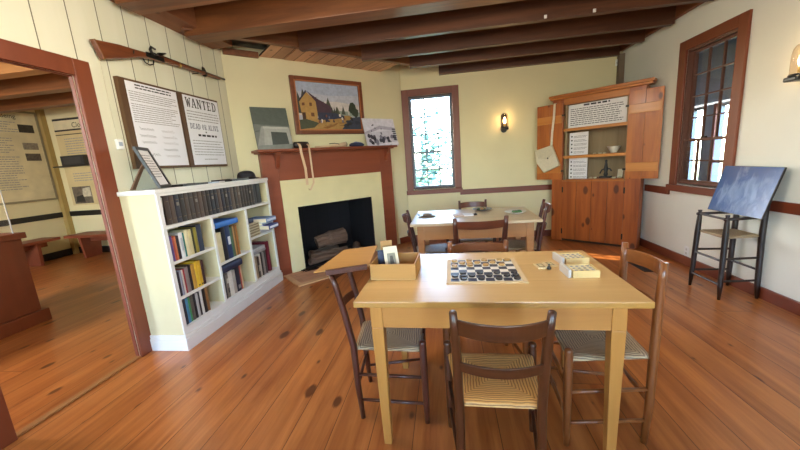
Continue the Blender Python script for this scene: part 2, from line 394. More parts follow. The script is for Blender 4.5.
# ------------------------------------------------------------------ windows
def sash_window(name, loc, rz, W, z0, z1, cols, rows_up, rows_lo, depth, case, glassmat, bars=None, bw=.0095):
    """local x along the wall, facing -y; casing parts and panes as children"""
    r = struct(name, loc, rz)
    cw = .105
    w = MB(); w.box(-cw, 0, -.025, 0, z0-.02, z1+cw); w.box(W, W+cw, -.025, 0, z0-.02, z1+cw); w.box(0, W, -.025, 0, z1, z1+cw)
    w.build('casing', M['red'], r, .004)
    B(-cw-.01, W+cw+.01, -.05, 0, z0-.09, z0-.02).build('sill', M['redx'], r, .004)
    w = MB(); t = .02
    w.box(0, t, 0, depth, z0, z1); w.box(W-t, W, 0, depth, z0, z1); w.box(t, W-t, 0, depth, z1-t, z1); w.box(t, W-t, 0, depth, z0-.015, z0+t)
    w.build('jamb', case, r)
    bars = bars or case
    zm = z0 + (z1 - z0) * rows_lo / (rows_lo + rows_up)
    for (a, b_, n, yy, nm) in ((zm-.015, z1-t, rows_up, .045, 'upper_sash'), (z0+t, zm+.015, rows_lo, .012, 'lower_sash')):
        w = MB(); s_ = .025; x0, x1 = t, W-t
        w.box(x0, x0+s_, yy, yy+.03, a, b_); w.box(x1-s_, x1, yy, yy+.03, a, b_)
        w.box(x0+s_, x1-s_, yy, yy+.03, a, a+s_); w.box(x0+s_, x1-s_, yy, yy+.03, b_-s_, b_)
        sa = w.build(nm, bars, r)
        m = MB()
        for c in range(1, cols):
            x = x0 + s_ + (x1 - x0 - 2*s_) * c / cols; m.box(x-bw, x+bw, yy+.004, yy+.026, a+s_, b_-s_)
        for q in range(1, n):
            z = a + s_ + (b_ - a - 2*s_) * q / n; m.box(x0+s_, x1-s_, yy+.006, yy+.024, z-bw, z+bw)
        m.build('muntins', bars, sa)
        B(x0+s_*.5, x1-s_*.5, yy+.013, yy+.017, a+.01, b_-.01).build('pane', glassmat, sa)
    lk = MB(); lk.box(W/2-.03, W/2+.03, -.002, .02, zm+.015, zm+.03); lk.build('sash_lock', M['metal'], r)
    return r
jambm = wood('dark_jamb', '#3a2a2c', '#4a3536', 'z', .45, 8, 0, bump=.03)
sash_window('window_1', (WX0, YB, 0), 0, WX1-WX0, WZ0, WZ1, 3, 3, 2, .14, jambm, M['glass'], plain('#6a7480', .5))
sash_window('window_2', (XR, RY1, 0), -PI/2, RY1-RY0, RZ0, RZ1, 3, 4, 2, .095, wood('brown_sash', '#5a382c', '#6b4536', 'z', .45, 8, 0, bump=.03), M['glass'], None, .007)

# ------------------------------------------------------------------ porch behind the right window
PX = 4.2
S(B(XR+.1, PX+.1, 1.0, 8.0, -.1, 0).build('floor_porch', plain('#6d665e', .8)))
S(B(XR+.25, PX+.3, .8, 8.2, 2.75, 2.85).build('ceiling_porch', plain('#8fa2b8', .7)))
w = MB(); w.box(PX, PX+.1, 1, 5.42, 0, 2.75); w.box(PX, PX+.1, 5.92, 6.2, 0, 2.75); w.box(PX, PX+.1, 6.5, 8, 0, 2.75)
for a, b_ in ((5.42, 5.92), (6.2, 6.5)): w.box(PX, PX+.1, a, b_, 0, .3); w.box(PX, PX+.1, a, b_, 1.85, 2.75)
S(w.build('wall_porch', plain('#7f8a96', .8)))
w = MB(); w.box(XR+.1, PX+.1, 8.0, 8.1, 0, 2.75); w.box(XR+.1, PX+.1, .9, 1.0, 0, 2.75); w.box(XR+.1, XR+.2, YB+.16, 8, 0, 2.75)
S(w.build('wall_porch_end', plain('#93705e', .8)))
trim('trim_12', plain('#7c4433', .6), (PX-.03, PX, 5.66, 5.69, .3, 1.85), (PX-.03, PX, 5.37, 5.42, .25, 1.9), (PX-.03, PX, 5.92, 5.97, .25, 1.9), (PX-.03, PX, 5.42, 5.92, 1.0, 1.03))

# ------------------------------------------------------------------ outdoors behind the back window
S(B(-14, 14, YB+.2, 34, -.55, -.45).build('ground', plain('#8b8f5a', .95, .2, scale=2)))
S(B(-3.2, XR+.1, YB+.16, YB+1.2, 2.72, 2.8).build('sun_cut_eave', plain('#6a5a4e', .8)))  # eave added out of view to cut the sunlight through the back window
leafm = plain('#7da39c', .7, .35, scale=3); barkm = plain('#6b5a4c', .9, .2)
def tree(x, y, h, label, n=900, rr=1.6):
    t = thing('garden_tree', label, 'tree', (x, y, -.45), 0, 'trees outside the window')
    w = MB(); w.tube([(0,0,0),(.05,.02,h*.35),(.0,.05,h*.8)], [.14,.11,.04], 8)
    ends = []
    for k in range(9):
        a = k*2.4; z = h*(.3+.06*k); L_ = rr*(.6+.4*random.random())
        e = (L_*math.cos(a), L_*math.sin(a), z+.5*L_)
        w.tube([(0,0,z),(e[0]*.5,e[1]*.5,z+.2*L_),e], [.05,.035,.012], 6); ends.append(e)
    w.build('trunk', barkm, t, smooth=True)
    f = MB()
    for k in range(n):
        c = Vector(random.choice(ends))*random.uniform(.45, 1.0) + Vector((random.gauss(0,.4), random.gauss(0,.4), random.gauss(.1,.4)))
        c.z = max(c.z, h*.2)
        R = Matrix.Rotation(random.uniform(0, 6.3), 3, 'Z') @ Matrix.Rotation(random.uniform(-1,1), 3, 'X'); s_ = random.uniform(.07,.15)
        f.poly([c + R @ Vector(p) for p in ((-s_,0,0),(-s_*.2,-s_*.6,.01),(s_,0,0),(-s_*.2,s_*.6,.01))])
    f.build('foliage', leafm, t)
tree(-1.25, 11.8, 3.5, 'leafy tree behind the left panes of the back window', 3200, 1.1)
tree(1.5, 14.6, 4.0, 'leafy tree behind the right panes of the back window', 4200, 1.4)
tree(-3.4, 18.5, 4.4, 'farther tree at the left edge of the back window view', 3000, 2.0)
sh = thing('garden_bush', 'low bush outside behind the bottom panes of the back window', 'bush', (-.1, 8.6, -.45))
w = MB()
for k in range(7): w.tube([(0,0,0),(.3*math.cos(k),.3*math.sin(k),.5),(.6*math.cos(k),.6*math.sin(k),1.0)], [.02,.015,.006], 5)
w.build('stems', barkm, sh)
f = MB()
for k in range(1800):
    c = Vector((random.gauss(0,.55), random.gauss(0,.4), abs(random.gauss(.7,.35)))); R = Matrix.Rotation(random.uniform(0,6.3),3,'Z') @ Matrix.Rotation(random.uniform(-1,1),3,'X'); s_ = .06
    f.poly([c + R @ Vector(p) for p in ((-s_,0,0),(0,-s_*.5,0),(s_,0,0),(0,s_*.5,0))])
f.build('foliage', leafm, sh)
# ------------------------------------------------------------------ fireplace (local x along the slanted wall, -y into the room)
fp = thing('fireplace', 'red-brown painted fireplace with cream panel and black firebox in the slanted corner wall', 'fireplace', DIAG, DA)
PY = -.10
B(.236, .43, PY, -.001, 0, 1.585).build('pilaster', M['mantel'], fp, .004)
B(1.985, 2.20, PY, -.001, 0, 1.585).build('pilaster', M['mantel'], fp, .004)
B(.43, 1.985, PY, -.001, 1.232, 1.585).build('frieze', M['mantel'], fp, .003)
w = MB(); w.box(.43, F0, PY+.012, -.001, 0, 1.232); w.box(F1, 1.985, PY+.012, -.001, 0, 1.232); w.box(F0, F1, PY+.012, -.001, FZ, 1.232)
w.build('plaster_panel', M['plaster'], fp)
w = MB(); w.box(.165, 2.211, -.265, -.001, 1.588, 1.615); w.box(.19, 2.19, -.20, -.001, 1.572, 1.588)
w.build('mantel_shelf', M['mantel'], fp, .004)
for s_ in (.40, 2.07):
    w = MB(); ol = [(-.10, 1.572), (-.21, 1.572), (-.205, 1.54), (-.165, 1.50), (-.15, 1.44), (-.125, 1.40), (-.10, 1.385)]
    w.prism(ol, lambda u, v: (s_, u, v), lambda u, v: (s_+.045, u, v)); w.build('bracket', M['mantel'], fp)
w = MB()
w.box(F0-.06, F0, .121, .62, .001, FZ+.05); w.box(F1, F1+.06, .121, .62, .001, FZ+.05); w.box(F0, F0+.012, PY+.014, .62, .02, FZ-.012); w.box(F1-.012, F1, PY+.014, .62, .02, FZ-.012); w.box(F0, F1, PY+.014, .62, FZ-.012, FZ-.0005)
w.box(F0-.06, F1+.06, .62, .68, .001, FZ+.05); w.box(F0, F1, 0.121, .62, FZ, FZ+.05); w.box(F0, F1, PY+.02, .62, .001, .02)
w.build('firebox', M['soot'], fp)
w = MB(); w.use(M['hearth']).box(.36, 2.06, -.57, PY-.002, .001, .012); w.use(M['stone']).box(.30, 2.12, -.65, -.571, .001, .015); w.box(.30, .36, -.571, -.12, .001, .015)
w.build('hearth', None, fp)
def flat(o): return o
def log(label, a, b_, r0, r1, grp=True):
    a, b_ = Vector(a), Vector(b_); n = 7; pts = []; rad = []
    for i in range(n):
        t = i/(n-1); pts.append((b_-a)*t + Vector((0, random.uniform(-.012,.012), random.uniform(-.01,.01)))); rad.append((r0+(r1-r0)*t)*random.uniform(.9,1.12))
    o = MB().tube(pts, rad, 9).build('firewood_log', M['log'])
    R = Matrix.Rotation(DA, 4, 'Z'); o.location = DIAG + (R @ a); o.rotation_euler = (0,0,DA)
    tag(o, label, 'log', 'logs in the fireplace')
log('long rough log lying lowest at the front of the firebox', (.72, .0, .075), (1.40, .03, .075), .05, .05)
log('thick split log on top of the fire pile', (.93, .18, .28), (1.38, .18, .32), .10, .12)
log('round log at the right end of the fire pile', (1.50, .02, .085), (1.66, .30, .085), .055, .06)
log('pale log resting across the middle of the fire pile', (.80, .17, .085), (1.40, .17, .085), .05, .06)
log('back log of the fire pile nearest the sooty wall', (.88, .36, .085), (1.36, .38, .085), .055, .055)
tw = MB()
for k in range(16):
    x = random.uniform(.52, .72); y = random.uniform(-.22, -.13); a = random.uniform(-.7, .7); l = random.uniform(.08,.2)
    tw.tube([(x,y,.019+.004*(k%4)),(x+l*math.cos(a),y+l*math.sin(a),.02+.004*(k%4))], .004, 5)
o = tw.build('twigs', M['metal'], loc=DIAG, rot=(0,0,DA)); tag(o, 'loose dark twigs scattered on the hearth left of the logs', 'twigs', kind='stuff')

def on_diag(x, y, z): return DIAG + Matrix.Rotation(DA, 3, 'Z') @ Vector((x, y, z))
def picture(mb, cols, W, H, y0=0):
    """flat coloured shapes of a printed or painted picture, (u,v) in 0..1"""
    for i, (c, pts) in enumerate(cols):
        mb.use(plain(c, .55, .05, scale=40)); mb.poly([(u*W, y0 - .00025*i, v*H) for u, v in pts])
    return mb
def blob(cx, cy, rx, ry, n=9, j=.25):
    return [(cx + rx*math.cos(2*PI*k/n)*random.uniform(1-j,1+j), cy + ry*math.sin(2*PI*k/n)*random.uniform(1-j,1+j)) for k in range(n)]
# painting over the mantel
pa = thing('framed_painting', 'framed landscape painting of a yellow house hanging above the mantel', 'painting', on_diag(.745, -.001, 1.807), DA)
W_, H_ = 1.06, .727; fw = .062
w = MB()
for x0, x1, z0, z1 in ((0, fw, 0, H_), (W_-fw, W_, 0, H_), (fw, W_-fw, 0, fw), (fw, W_-fw, H_-fw, H_)): w.box(x0, x1, -.045, 0, z0, z1)
fr = w.build('frame', wood('painting_frame', '#5f3420', '#85492b', 'x', .35, 14, 0), pa, .008)
w = MB(); e = fw-.014
for x0, x1, z0, z1 in ((e, fw, e, H_-e), (W_-fw, W_-e, e, H_-e), (fw, W_-fw, e, fw), (fw, W_-fw, H_-fw, H_-e)): w.box(x0, x1, -.047, -.03, z0, z1)
w.build('frame_lip', plain('#b07042', .4), fr)
full = [(0,0),(1,0),(1,1),(0,1)]
cols = [('#a9b2c4', full), ('#b9bcc6', [(0,.3),(1,.3),(1,.78),(.5,.74),(0,.80)]), ('#cfc8c2', [(0,.3),(1,.3),(1,.56),(.6,.62),(0,.58)]), ('#8f9a8c', [(.3,.32),(1,.30),(1,.40),(.6,.42),(.3,.46)]),
        ('#3f4136', [(0,.35),(.02,.8),(.06,.62),(.1,.86),(.16,.6),(.3,.7),(.3,.3)]),
        ('#4a4d3a', [(.36,.3),(.40,.62),(.43,.5),(.475,.70),(.52,.5),(.56,.36)]), ('#54563f', [(.56,.34),(.615,.52),(.66,.34)]), ('#4a4f40', [(.68,.34),(.715,.54),(.75,.34)]),
        ('#a9834a', [(0,0),(1,0),(1,.2),(.8,.32),(.55,.3),(.2,.2),(0,.1)]),
        ('#b08a4e', [(.03,.62),(.145,.80),(.29,.60),(.29,.22),(.07,.17)]),
        ('#4c3540', [(.145,.83),(.31,.66),(.49,.53),(.56,.37),(.29,.37),(.28,.60)]), ('#2e2a35', [(.02,.60),(.145,.83),(.155,.79),(.035,.58)]),
        ('#353a4f', [(.29,.37),(.56,.37),(.72,.31),(.72,.26),(.30,.20)]),
        ('#6b4226', [(.07,.50),(.11,.51),(.11,.57),(.07,.56)]), ('#6b4226', [(.18,.50),(.22,.50),(.22,.57),(.18,.57)]), ('#6b4226', [(.19,.28),(.24,.28),(.24,.36),(.19,.36)]),
        ('#4a3020', [(.06,.18),(.11,.2),(.11,.36),(.06,.36)]),
        ('#35402f', blob(.88,.48,.075,.15)), ('#3a4433', blob(.92,.38,.06,.1)), ('#b9b3a8', [(.79,.33),(.82,.33),(.82,.40),(.805,.43),(.79,.40)]),
        ('#3c4252', [(.66,0),(1,0),(1,.30),(.86,.27),(.76,.16)]), ('#454a38', [(0,0),(.22,.04),(.3,.14),(.12,.22),(0,.2)]),
        ('#8a5a2a', [(.34,.03),(.5,.10),(.62,.16),(.55,.08),(.42,.02)])]
for k in range(9): cols.append(('#3d4034', [(.30+.035*k,.36),(.315+.035*k,.47+.06*random.random()),(.335+.035*k,.36)]) if k > 5 else ('#31344a', blob(random.uniform(.3,.6), random.uniform(.18,.28), .03, .02, 6)))
for k in range(6): cols.append(('#8c6a3a', blob(random.uniform(.35,.8), random.uniform(.03,.2), .05, .012, 7)))
for k in range(6): cols.append(('#2f3440', blob(random.uniform(.72,.98), random.uniform(.02,.2), .05, .03, 7)))
for k in range(16):
    cols.append((random.choice(['#2d2f3c', '#e0d8cc', '#7a4a3a', '#59617c']), blob(random.uniform(.3,.72), random.uniform(.16,.33), .013, .035, 6)))
for k in range(5): cols.append(('#2c2a2a', blob(random.uniform(.72,.86), random.uniform(.1,.28), .02, .03, 6)))
w = MB(); w.use(M['paper']).box(fw, W_-fw, -.02, -.002, fw, H_-fw)
iw, ih = W_-2*fw, H_-2*fw
for i, (c, pts) in enumerate(cols):
    w.use(plain(c, .5, .12, scale=30)); w.poly([(fw + min(max(u,0),1)*iw, -.0203-.0003*i, fw + min(max(v,0),1)*ih) for u, v in pts])
w.build('canvas', None, pa, keep_normals=False)
# photo boards leaning on the mantel
def leaning_photo(name, label, s0, wd, ht, cols, back, yb=-.14):
    t = thing(name, label, 'photo', on_diag(s0, yb, 1.617), DA)
    lean = math.asin(min(.9, (abs(yb)-.066)/ht))
    R = Matrix.Rotation(-lean, 4, 'X')
    m = MB(); m.use(back).box(0, wd, 0, .012, 0, ht)
    for i, (c, pts) in enumerate(cols):
        m.use(plain(c, .45, .1, scale=25)); m.poly([(min(max(u,0),1)*wd, -.0004-.0003*i, min(max(v,0),1)*ht) for u, v in pts])
    m.bm.transform(R); m.build('photo_panel', None, t)
    return t
g1 = [('#6f746d', full), ('#585f58', [(0,.6),(1,.55),(1,1),(0,1)]), ('#8f9089', [(.02,.1),(.2,.55),(1,.52),(1,.08)]), ('#a09f97', [(.2,.1),(.27,.55),(.98,.52),(.98,.12)]),
      ('#b4b2a8', [(.24,.50),(.95,.48),(.95,.53),(.24,.55)]), ('#454b47', [(.42,.10),(.44,.42),(.88,.40),(.90,.12)]), ('#7d807a', [(0,0),(1,0),(1,.12),(0,.10)]), ('#565a55', [(.02,.42),(.14,.43),(.14,.45),(.02,.44)])]
leaning_photo('mantel_photo', 'grey photo board of an old fireplace leaning on the left end of the mantel', .205, .43, .515, g1, plain('#4c4f45', .6), yb=-.17)
g2 = [('#cfcbd4', full), ('#dedae2', [(0,.45),(1,.6),(1,1),(0,1)]), ('#b5afbd', [(0,.42),(.5,.62),(1,.55),(1,.66),(.5,.74),(0,.5)])]
for k in range(22): g2.append((random.choice(['#3c3944', '#5a5663', '#7d7887', '#2e2b35']), blob(random.uniform(.05,.97), random.uniform(.08,.36), .05, .08, 7)))
for k in range(8): g2.append(('#4b4754', blob(random.uniform(.2,.55), random.uniform(.4,.8), .018, .03, 6)))
for k in range(6): g2.append(('#2f2c36', blob(.92, .2+.08*k, .07, .025, 6)))
g2 += [('#e8e5ea', [(.3,.02),(1,.02),(1,.14),(.6,.10)])]
leaning_photo('mantel_photo', 'black and white photograph leaning on the right end of the mantel', 1.742, .57, .42, g2, plain('#e2dfe2', .6), yb=-.17)
# leather pouch with ribbons hanging over the mantel edge
po = thing('leather_pouch', 'dark leather pouch with two pale straps hanging over the mantel edge', 'pouch', on_diag(.725, -.20, 1.6155), DA)
w = MB(); w.lathe([(.055,0),(.085,.01),(.09,.05),(.085,.075),(.075,.08),(.05,.082)], seg=20); w.bm.transform(Matrix.Diagonal((1.15,.6,1,1))); w.build('pouch_body', M['leather'], po, smooth=True)
def strap(pts, wd, nm, par, mat, th=.003):
    m = MB(); pts = [Vector(p) for p in pts]
    for a, b_ in zip(pts, pts[1:]):
        d = (b_-a).normalized(); sd = Vector((1,0,0)) if abs(d.x) < .7 else Vector((0,1,0)); n = d.cross(sd).normalized()*th/2; sd = sd*wd/2
        m.hexa([a-sd-n, a+sd-n, b_+sd-n, b_-sd-n, a-sd+n, a+sd+n, b_+sd+n, b_-sd+n])
    return m.build(nm, mat, par)
strap([(-.05,-.035,.07),(-.045,-.075,.02),(-.04,-.073,-.06),(-.01,-.071,-.25),(-.01,-.070,-.46)], .032, 'strap', po, M['ribbon'])
strap([(.06,-.03,.06),(.07,-.075,.02),(.072,-.073,-.06),(.075,-.071,-.25),(.08,-.070,-.44),(.02,-.072,-.53),(.0,-.071,-.51)], .022, 'strap', po, M['ribbon'])
dg = thing('powder_horn', 'long tan horn lying along the mantel right of the leather pouch', 'horn', on_diag(.93, -.15, 1.6155), DA)
MB().tube([(0,0,.016),(.15,.01,.019),(.32,.015,.026),(.43,.02,.036),(.47,.03,.045)], [.009,.014,.02,.03,.034], 12).build('horn_body', M['ribbon'], dg, smooth=True)
MB().tube([(.475,.032,.045),(.50,.04,.05)], [.034,.012], 12).build('horn_cap', M['leather'], dg, smooth=True)
MB().tube([(.36,.0,.045),(.28,-.03,.055),(.2,-.02,.05)], .005, 6).build('cord', M['leather'], dg)
kn = thing('dark_cloth_bundle', 'small dark blue bundle on the mantel just left of the black and white photograph', 'bundle', on_diag(1.545, -.19, 1.6155), DA)
w = MB(); w.lathe([(.03,0),(.06,.008),(.062,.03),(.045,.05),(.015,.055)], seg=14); w.bm.transform(Matrix.Diagonal((2.0,.8,1,1))); w.build('bundle_body', plain('#242a45', .7, .2), kn, smooth=True)
MB().tube([(-.1,0,.035),(-.03,-.03,.06),(.06,-.02,.05),(.11,.02,.02)], .008, 6).build('tie', plain('#6b7490', .7), kn, smooth=True)

# ------------------------------------------------------------------ writing helpers
def word_lines(mb, x0, x1, z, n, dz, h, y, mat, ragged=.25, lo=.012, hi=.05, center=False):
    mb.use(mat)
    for i in range(n):
        zz = z - i*dz; xe = x1 - (x1-x0)*ragged*random.random()*(i % 3 == 2 or random.random() < .4); xs = x0
        if center: c = (x1-x0)*ragged*random.random()/2; xs, xe = x0+c, x1-c
        x = xs
        while x < xe:
            l = min(random.uniform(lo, hi), xe-x)
            if l > lo*.4: mb.poly([(x, y, zz), (x+l, y, zz), (x+l, y, zz+h), (x, y, zz+h)])
            x += l + h*.7
GL = {  # slab-serif capitals as strokes (x0,z0,x1,z1,width) and serif bars on a 1 x 1 cell
 'W': [(.08,1,.3,0,.2),(.3,0,.5,.85,.13),(.5,.85,.7,0,.2),(.7,0,.92,1,.13)], 'A': [(.12,0,.45,1,.14),(.52,1,.86,0,.24),(.25,.33,.75,.33,.12)],
 'N': [(.16,0,.16,1,.15),(.16,1,.82,0,.24),(.82,0,.82,1,.15)], 'T': [(.5,0,.5,1,.26),(.06,.93,.94,.93,.14),(.09,.72,.09,1,.1),(.91,.72,.91,1,.1)],
 'E': [(.22,0,.22,1,.24),(.1,.93,.88,.93,.13),(.1,.07,.88,.07,.13),(.22,.5,.66,.5,.12),(.85,0,.85,.3,.1),(.85,.72,.85,1,.1)],
 'D': [(.22,0,.22,1,.24),(.1,.94,.6,.94,.12),(.1,.06,.6,.06,.12),(.58,.95,.84,.68,.2),(.84,.72,.84,.28,.22),(.84,.32,.58,.05,.2)],
 'O': [(.2,.3,.2,.7,.24),(.8,.3,.8,.7,.24),(.2,.7,.4,.96,.16),(.4,.94,.6,.94,.12),(.6,.96,.8,.7,.16),(.2,.3,.4,.04,.16),(.4,.06,.6,.06,.12),(.6,.04,.8,.3,.16)],
 'R': [(.22,0,.22,1,.24),(.1,.94,.62,.94,.12),(.75,.9,.75,.6,.2),(.2,.5,.68,.5,.12),(.5,.5,.88,0,.22)],
 'L': [(.24,0,.24,1,.24),(.1,.07,.88,.07,.13),(.84,0,.84,.32,.1)], 'I': [(.5,0,.5,1,.26)], 'V': [(.1,1,.46,0,.24),(.54,0,.9,1,.13)]}
SER = {'W': [(.12,1),(.92,1)], 'A': [(.12,0),(.86,0)], 'N': [(.16,0),(.16,1),(.82,1)], 'T': [(.5,0)], 'E': [(.16,0),(.16,1)], 'D': [(.16,0),(.16,1)], 'R': [(.22,0),(.86,0)], 'L': [(.24,1),(.24,0)], 'I': [(.5,0),(.5,1)], 'V': [(.1,1),(.9,1)]}
def slab_text(mb, txt, x, z, cw, ch, gap, y, mat):
    mb.use(mat)
    for ch_ in txt:
        if ch_ == ' ': x += cw*.6; continue
        cell = cw*.55 if ch_ == 'I' else cw
        for a, b_, c, d, t in GL[ch_]:
            p = Vector((a*cell, b_*ch)); q = Vector((c*cell, d*ch)); dd = (q-p); n = Vector((-dd.y, dd.x)).normalized()*t*cw/2
            mb.poly([(x+v.x, y, z+v.y) for v in (p-n, q-n, q+n, p+n)])
        for a, b_ in SER.get(ch_, []):
            s_ = .2*cw; zz = b_*ch; hh = .1*ch
            mb.poly([(x+a*cell-s_, y, zz+z-(hh if b_ else 0)), (x+a*cell+s_, y, zz+z-(hh if b_ else 0)), (x+a*cell+s_, y, zz+z+(0 if b_ else hh)), (x+a*cell-s_, y, zz+z+(0 if b_ else hh))])
        x += cell + gap
    return x
def squiggle(mb, x, z, wd, h, y, mat):
    mb.use(mat); n = int(wd/h*2.4); pts = [(x+wd*i/n, z + h*(.5+.5*math.sin(i*2.1+random.random()))*(1.6 if i % 5 == 0 else 1)) for i in range(n+1)]
    for (a, b_), (c, d) in zip(pts, pts[1:]):
        t = h*.13; mb.poly([(a, y, b_-t), (c, y, d-t), (c, y, d+t), (a, y, b_+t)])
def font_into(mb, txt, size, mat, loc):
    cu = bpy.data.curves.new('lettering', 'FONT'); cu.body = txt; cu.size = size
    o = bpy.data.objects.new('lettering', cu); COL.objects.link(o)
    dg_ = bpy.context.evaluated_depsgraph_get(); dg_.update()
    me = bpy.data.meshes.new_from_object(o.evaluated_get(dg_)); bpy.data.objects.remove(o)
    mb.use(mat)
    for p in me.polygons: mb.poly([(me.vertices[k].co.x + loc[0], loc[1], me.vertices[k].co.y + loc[2]) for k in p.vertices])
    bpy.data.meshes.remove(me)
# two posters on the board wall
brownb = wood('poster_board', '#4a3018', '#644522', 'z', .6, 10, 0)
pw = thing('wanted_poster', 'white WANTED poster on brown board, right of the two on the board wall', 'poster', (XL, 2.925, 1.452), PI/2)
B(0, .55, -.038, -.001, 0, .69).build('backing_board', brownb, pw, .003)
w = MB(); w.use(M['paper_blue']).box(.05, .538, -.041, -.0385, .02, .672)
y = -.0415
slab_text(w, 'WANTED', .078, .565, .060, .088, .012, y, M['ink'])
word_lines(w, .07, .52, .525, 4, .026, .008, y, M['ink_soft'], .05)
slab_text(w, 'DEAD OR ALIVE', .082, .365, .030, .052, .0055, y, plain('#343a55', .7))
word_lines(w, .28, .31, .335, 1, .02, .014, y, M['ink'], 0, .012, .03)
word_lines(w, .17, .44, .298, 1, .02, .020, y, M['ink'], 0, .03, .06)
word_lines(w, .08, .52, .25, 6, .027, .007, y, M['ink_soft'], .1)
word_lines(w, .2, .40, .07, 1, .027, .007, y, M['ink_soft'], .1)
w.build('printed_sheet', None, pw)
ps = thing('proclamation_poster', 'white poster of fine print and handwritten signatures, left of the WANTED poster', 'poster', (XL, 2.348, 1.452), PI/2)
B(0, .565, -.038, -.001, 0, .69).build('backing_board', brownb, ps, .003)
w = MB(); w.use(M['paper_blue']).box(.055, .552, -.041, -.0385, .02, .672)
word_lines(w, .12, .50, .648, 2, .022, .010, y, M['ink'], .2, .02, .06, True)
word_lines(w, .07, .53, .595, 5, .017, .006, y, M['ink_soft'], .3)
word_lines(w, .07, .53, .50, 9, .017, .006, y, M['ink_soft'], .25)
for k, (x, z) in enumerate(((.10,.305),(.31,.30),(.09,.25),(.31,.25),(.10,.20),(.31,.20),(.30,.145),(.31,.09),(.11,.10))):
    squiggle(w, x, z, random.uniform(.12,.18), .018, y, [M['ink'], M['ink_soft']][k % 2])
w.build('printed_sheet', None, ps)

# ------------------------------------------------------------------ long gun on the wall (local x along the wall)
ri = thing('antique_rifle', 'antique wooden-stocked rifle hung on the white board wall above the posters', 'rifle', (XL, 2.21, 2.29), PI/2)
stk = wood('rifle_stock', '#5a2d18', '#7c4526', 'x', .35, 18, 0, coat=.3)
ol = [(0,.058),(.02,.0),(.045,-.062),(.20,-.018),(.33,.028),(.40,.046),(.50,.056),(.60,.068),(.80,.076),(1.36,.088),(1.37,.108),(.62,.112),(.52,.104),(.40,.094),(.31,.088),(.20,.084)]
w = MB(); w.prism(ol, lambda u, v: (u, -.062, v), lambda u, v: (u, -.022, v)); st = w.build('stock', stk, ri, .008)
w = MB(); w.prism([(.006,.0602),(.0295,.0),(.052,-.062),(.056,-.0615),(.0345,.0),(.011,.0602)], lambda u, v: (u, -.0635, v), lambda u, v: (u, -.0205, v)); w.build('butt_plate', plain('#8a6a34', .35, .1, .6), st)
MB().tube([(.50,-.042,.108),(.9,-.042,.110),(1.452,-.042,.112)], [.015,.012,.010], 12).build('barrel', M['metal'], ri, smooth=True)
MB().box(.42,.60,-.068,-.060,.06,.10).build('lock_plate', M['metal'], ri, .003)
w = MB(); w.tube([(.48,-.072,.085),(.46,-.072,.125),(.475,-.070,.15),(.52,-.066,.145)], [.011,.011,.010,.008], 8); w.build('hammer', M['metal'], ri, smooth=True)
w = MB(); w.tube([(.40,-.042,.05),(.42,-.042,.015),(.46,-.042,.008),(.50,-.042,.025),(.51,-.042,.062)], .005, 8); w.build('trigger_guard', M['metal'], ri)
MB().tube([(.455,-.042,.055),(.45,-.042,.025)], .004, 6).build('trigger', M['metal'], ri)
w = MB(); w.prism([(.56,.115),(.60,.12),(.66,.15),(.645,.155),(.57,.135)], lambda u, v: (u, -.05, v), lambda u, v: (u, -.034, v)); w.build('rear_sight', M['metal'], ri)
for x in (.78, 1.12):
    w = MB(); w.tube([(x,-.042,.093),(x+.022,-.042,.093)], .0235, 14); w.build('barrel_band', M['brass'] if x < 1 else M['metal'], ri)
w = MB(); w.prism([(1.10,.12),(1.16,.12),(1.14,.155),(1.11,.16)], lambda u, v: (u, -.046, v), lambda u, v: (u, -.038, v)); w.build('front_sight', M['metal'], ri)
for x in (.30, 1.0):
    MB().tube([(x,0,.055 if x < .5 else .07),(x,-.03,.055 if x < .5 else .07),(x,-.066,.05 if x < .5 else .066),(x,-.07,.07 if x < .5 else .085)], .005, 6).build('wall_hook', M['metal'], ri)
# thermostat
th = thing('wall_sensor', 'small white sensor with grey screen on the board wall beside the door trim', 'sensor', (XL, 2.245, 1.60), PI/2)
B(0, .062, -.022, -.001, 0, .078).build('housing', M['white'], th, .012)
B(.016, .046, -.0235, -.0215, .026, .056).build('screen', plain('#9aa3ae', .3), th)
MB().tube([(.03,-.004,.07),(.028,-.004,.3),(.03,-.004,.62)], .003, 6).build('cable', plain('#cfc9ae', .6), th)
# ------------------------------------------------------------------ bookcase (local x out from the wall, y along it)
BY = 2.165; BD = .323; BL = 1.567
bc = thing('bookcase', 'low white bookcase full of books against the board wall by the doorway', 'bookcase', (XL, BY, 0))
WH, CR = M['shelf_white'], M['shelf_cream']
B(.001, BD, .002, .022, .0, 1.255).build('side_panel', CR, bc)
B(.001, BD, BL-.022, BL-.002, .0, 1.255).build('side_panel', CR, bc)
B(.001, .012, .022, BL-.022, .02, 1.255).build('back_panel', CR, bc)
B(.001, BD+.016, -.012, BL+.012, 1.255, 1.287).build('top', WH, bc, .004)
B(.012, BD, .022, BL-.022, .982, 1.007).build('shelf', WH, bc)
B(.012, BD, .022, BL-.022, .160, .185).build('shelf', WH, bc)
B(.012, BD, .520, .540, .185, .982).build('divider', CR, bc)
B(.012, BD, 1.045, 1.065, .185, .982).build('divider', CR, bc)
for z in (.43, .72): B(.012, BD-.003, .022, .520, z-.022, z).build('shelf', WH, bc)
B(.012, BD-.003, .540, 1.045, .523, .545).build('shelf', WH, bc)
B(.012, BD-.003, 1.065, BL-.022, .638, .66).build('shelf', WH, bc)
w = MB(); w.box(BD, BD+.012, .0, .034, .13, 1.255); w.box(BD, BD+.012, BL-.034, BL, .13, 1.255); w.box(BD, BD+.012, .034, BL-.034, .982, 1.007); w.box(BD, BD+.012, .034, BL-.034, 1.235, 1.255)
w.box(BD, BD+.012, .518, .542, .185, .982); w.box(BD, BD+.012, 1.043, 1.067, .185, .982); w.box(BD, BD+.012, .034, BL-.034, .13, .185)
w.build('face_frame', WH, bc)
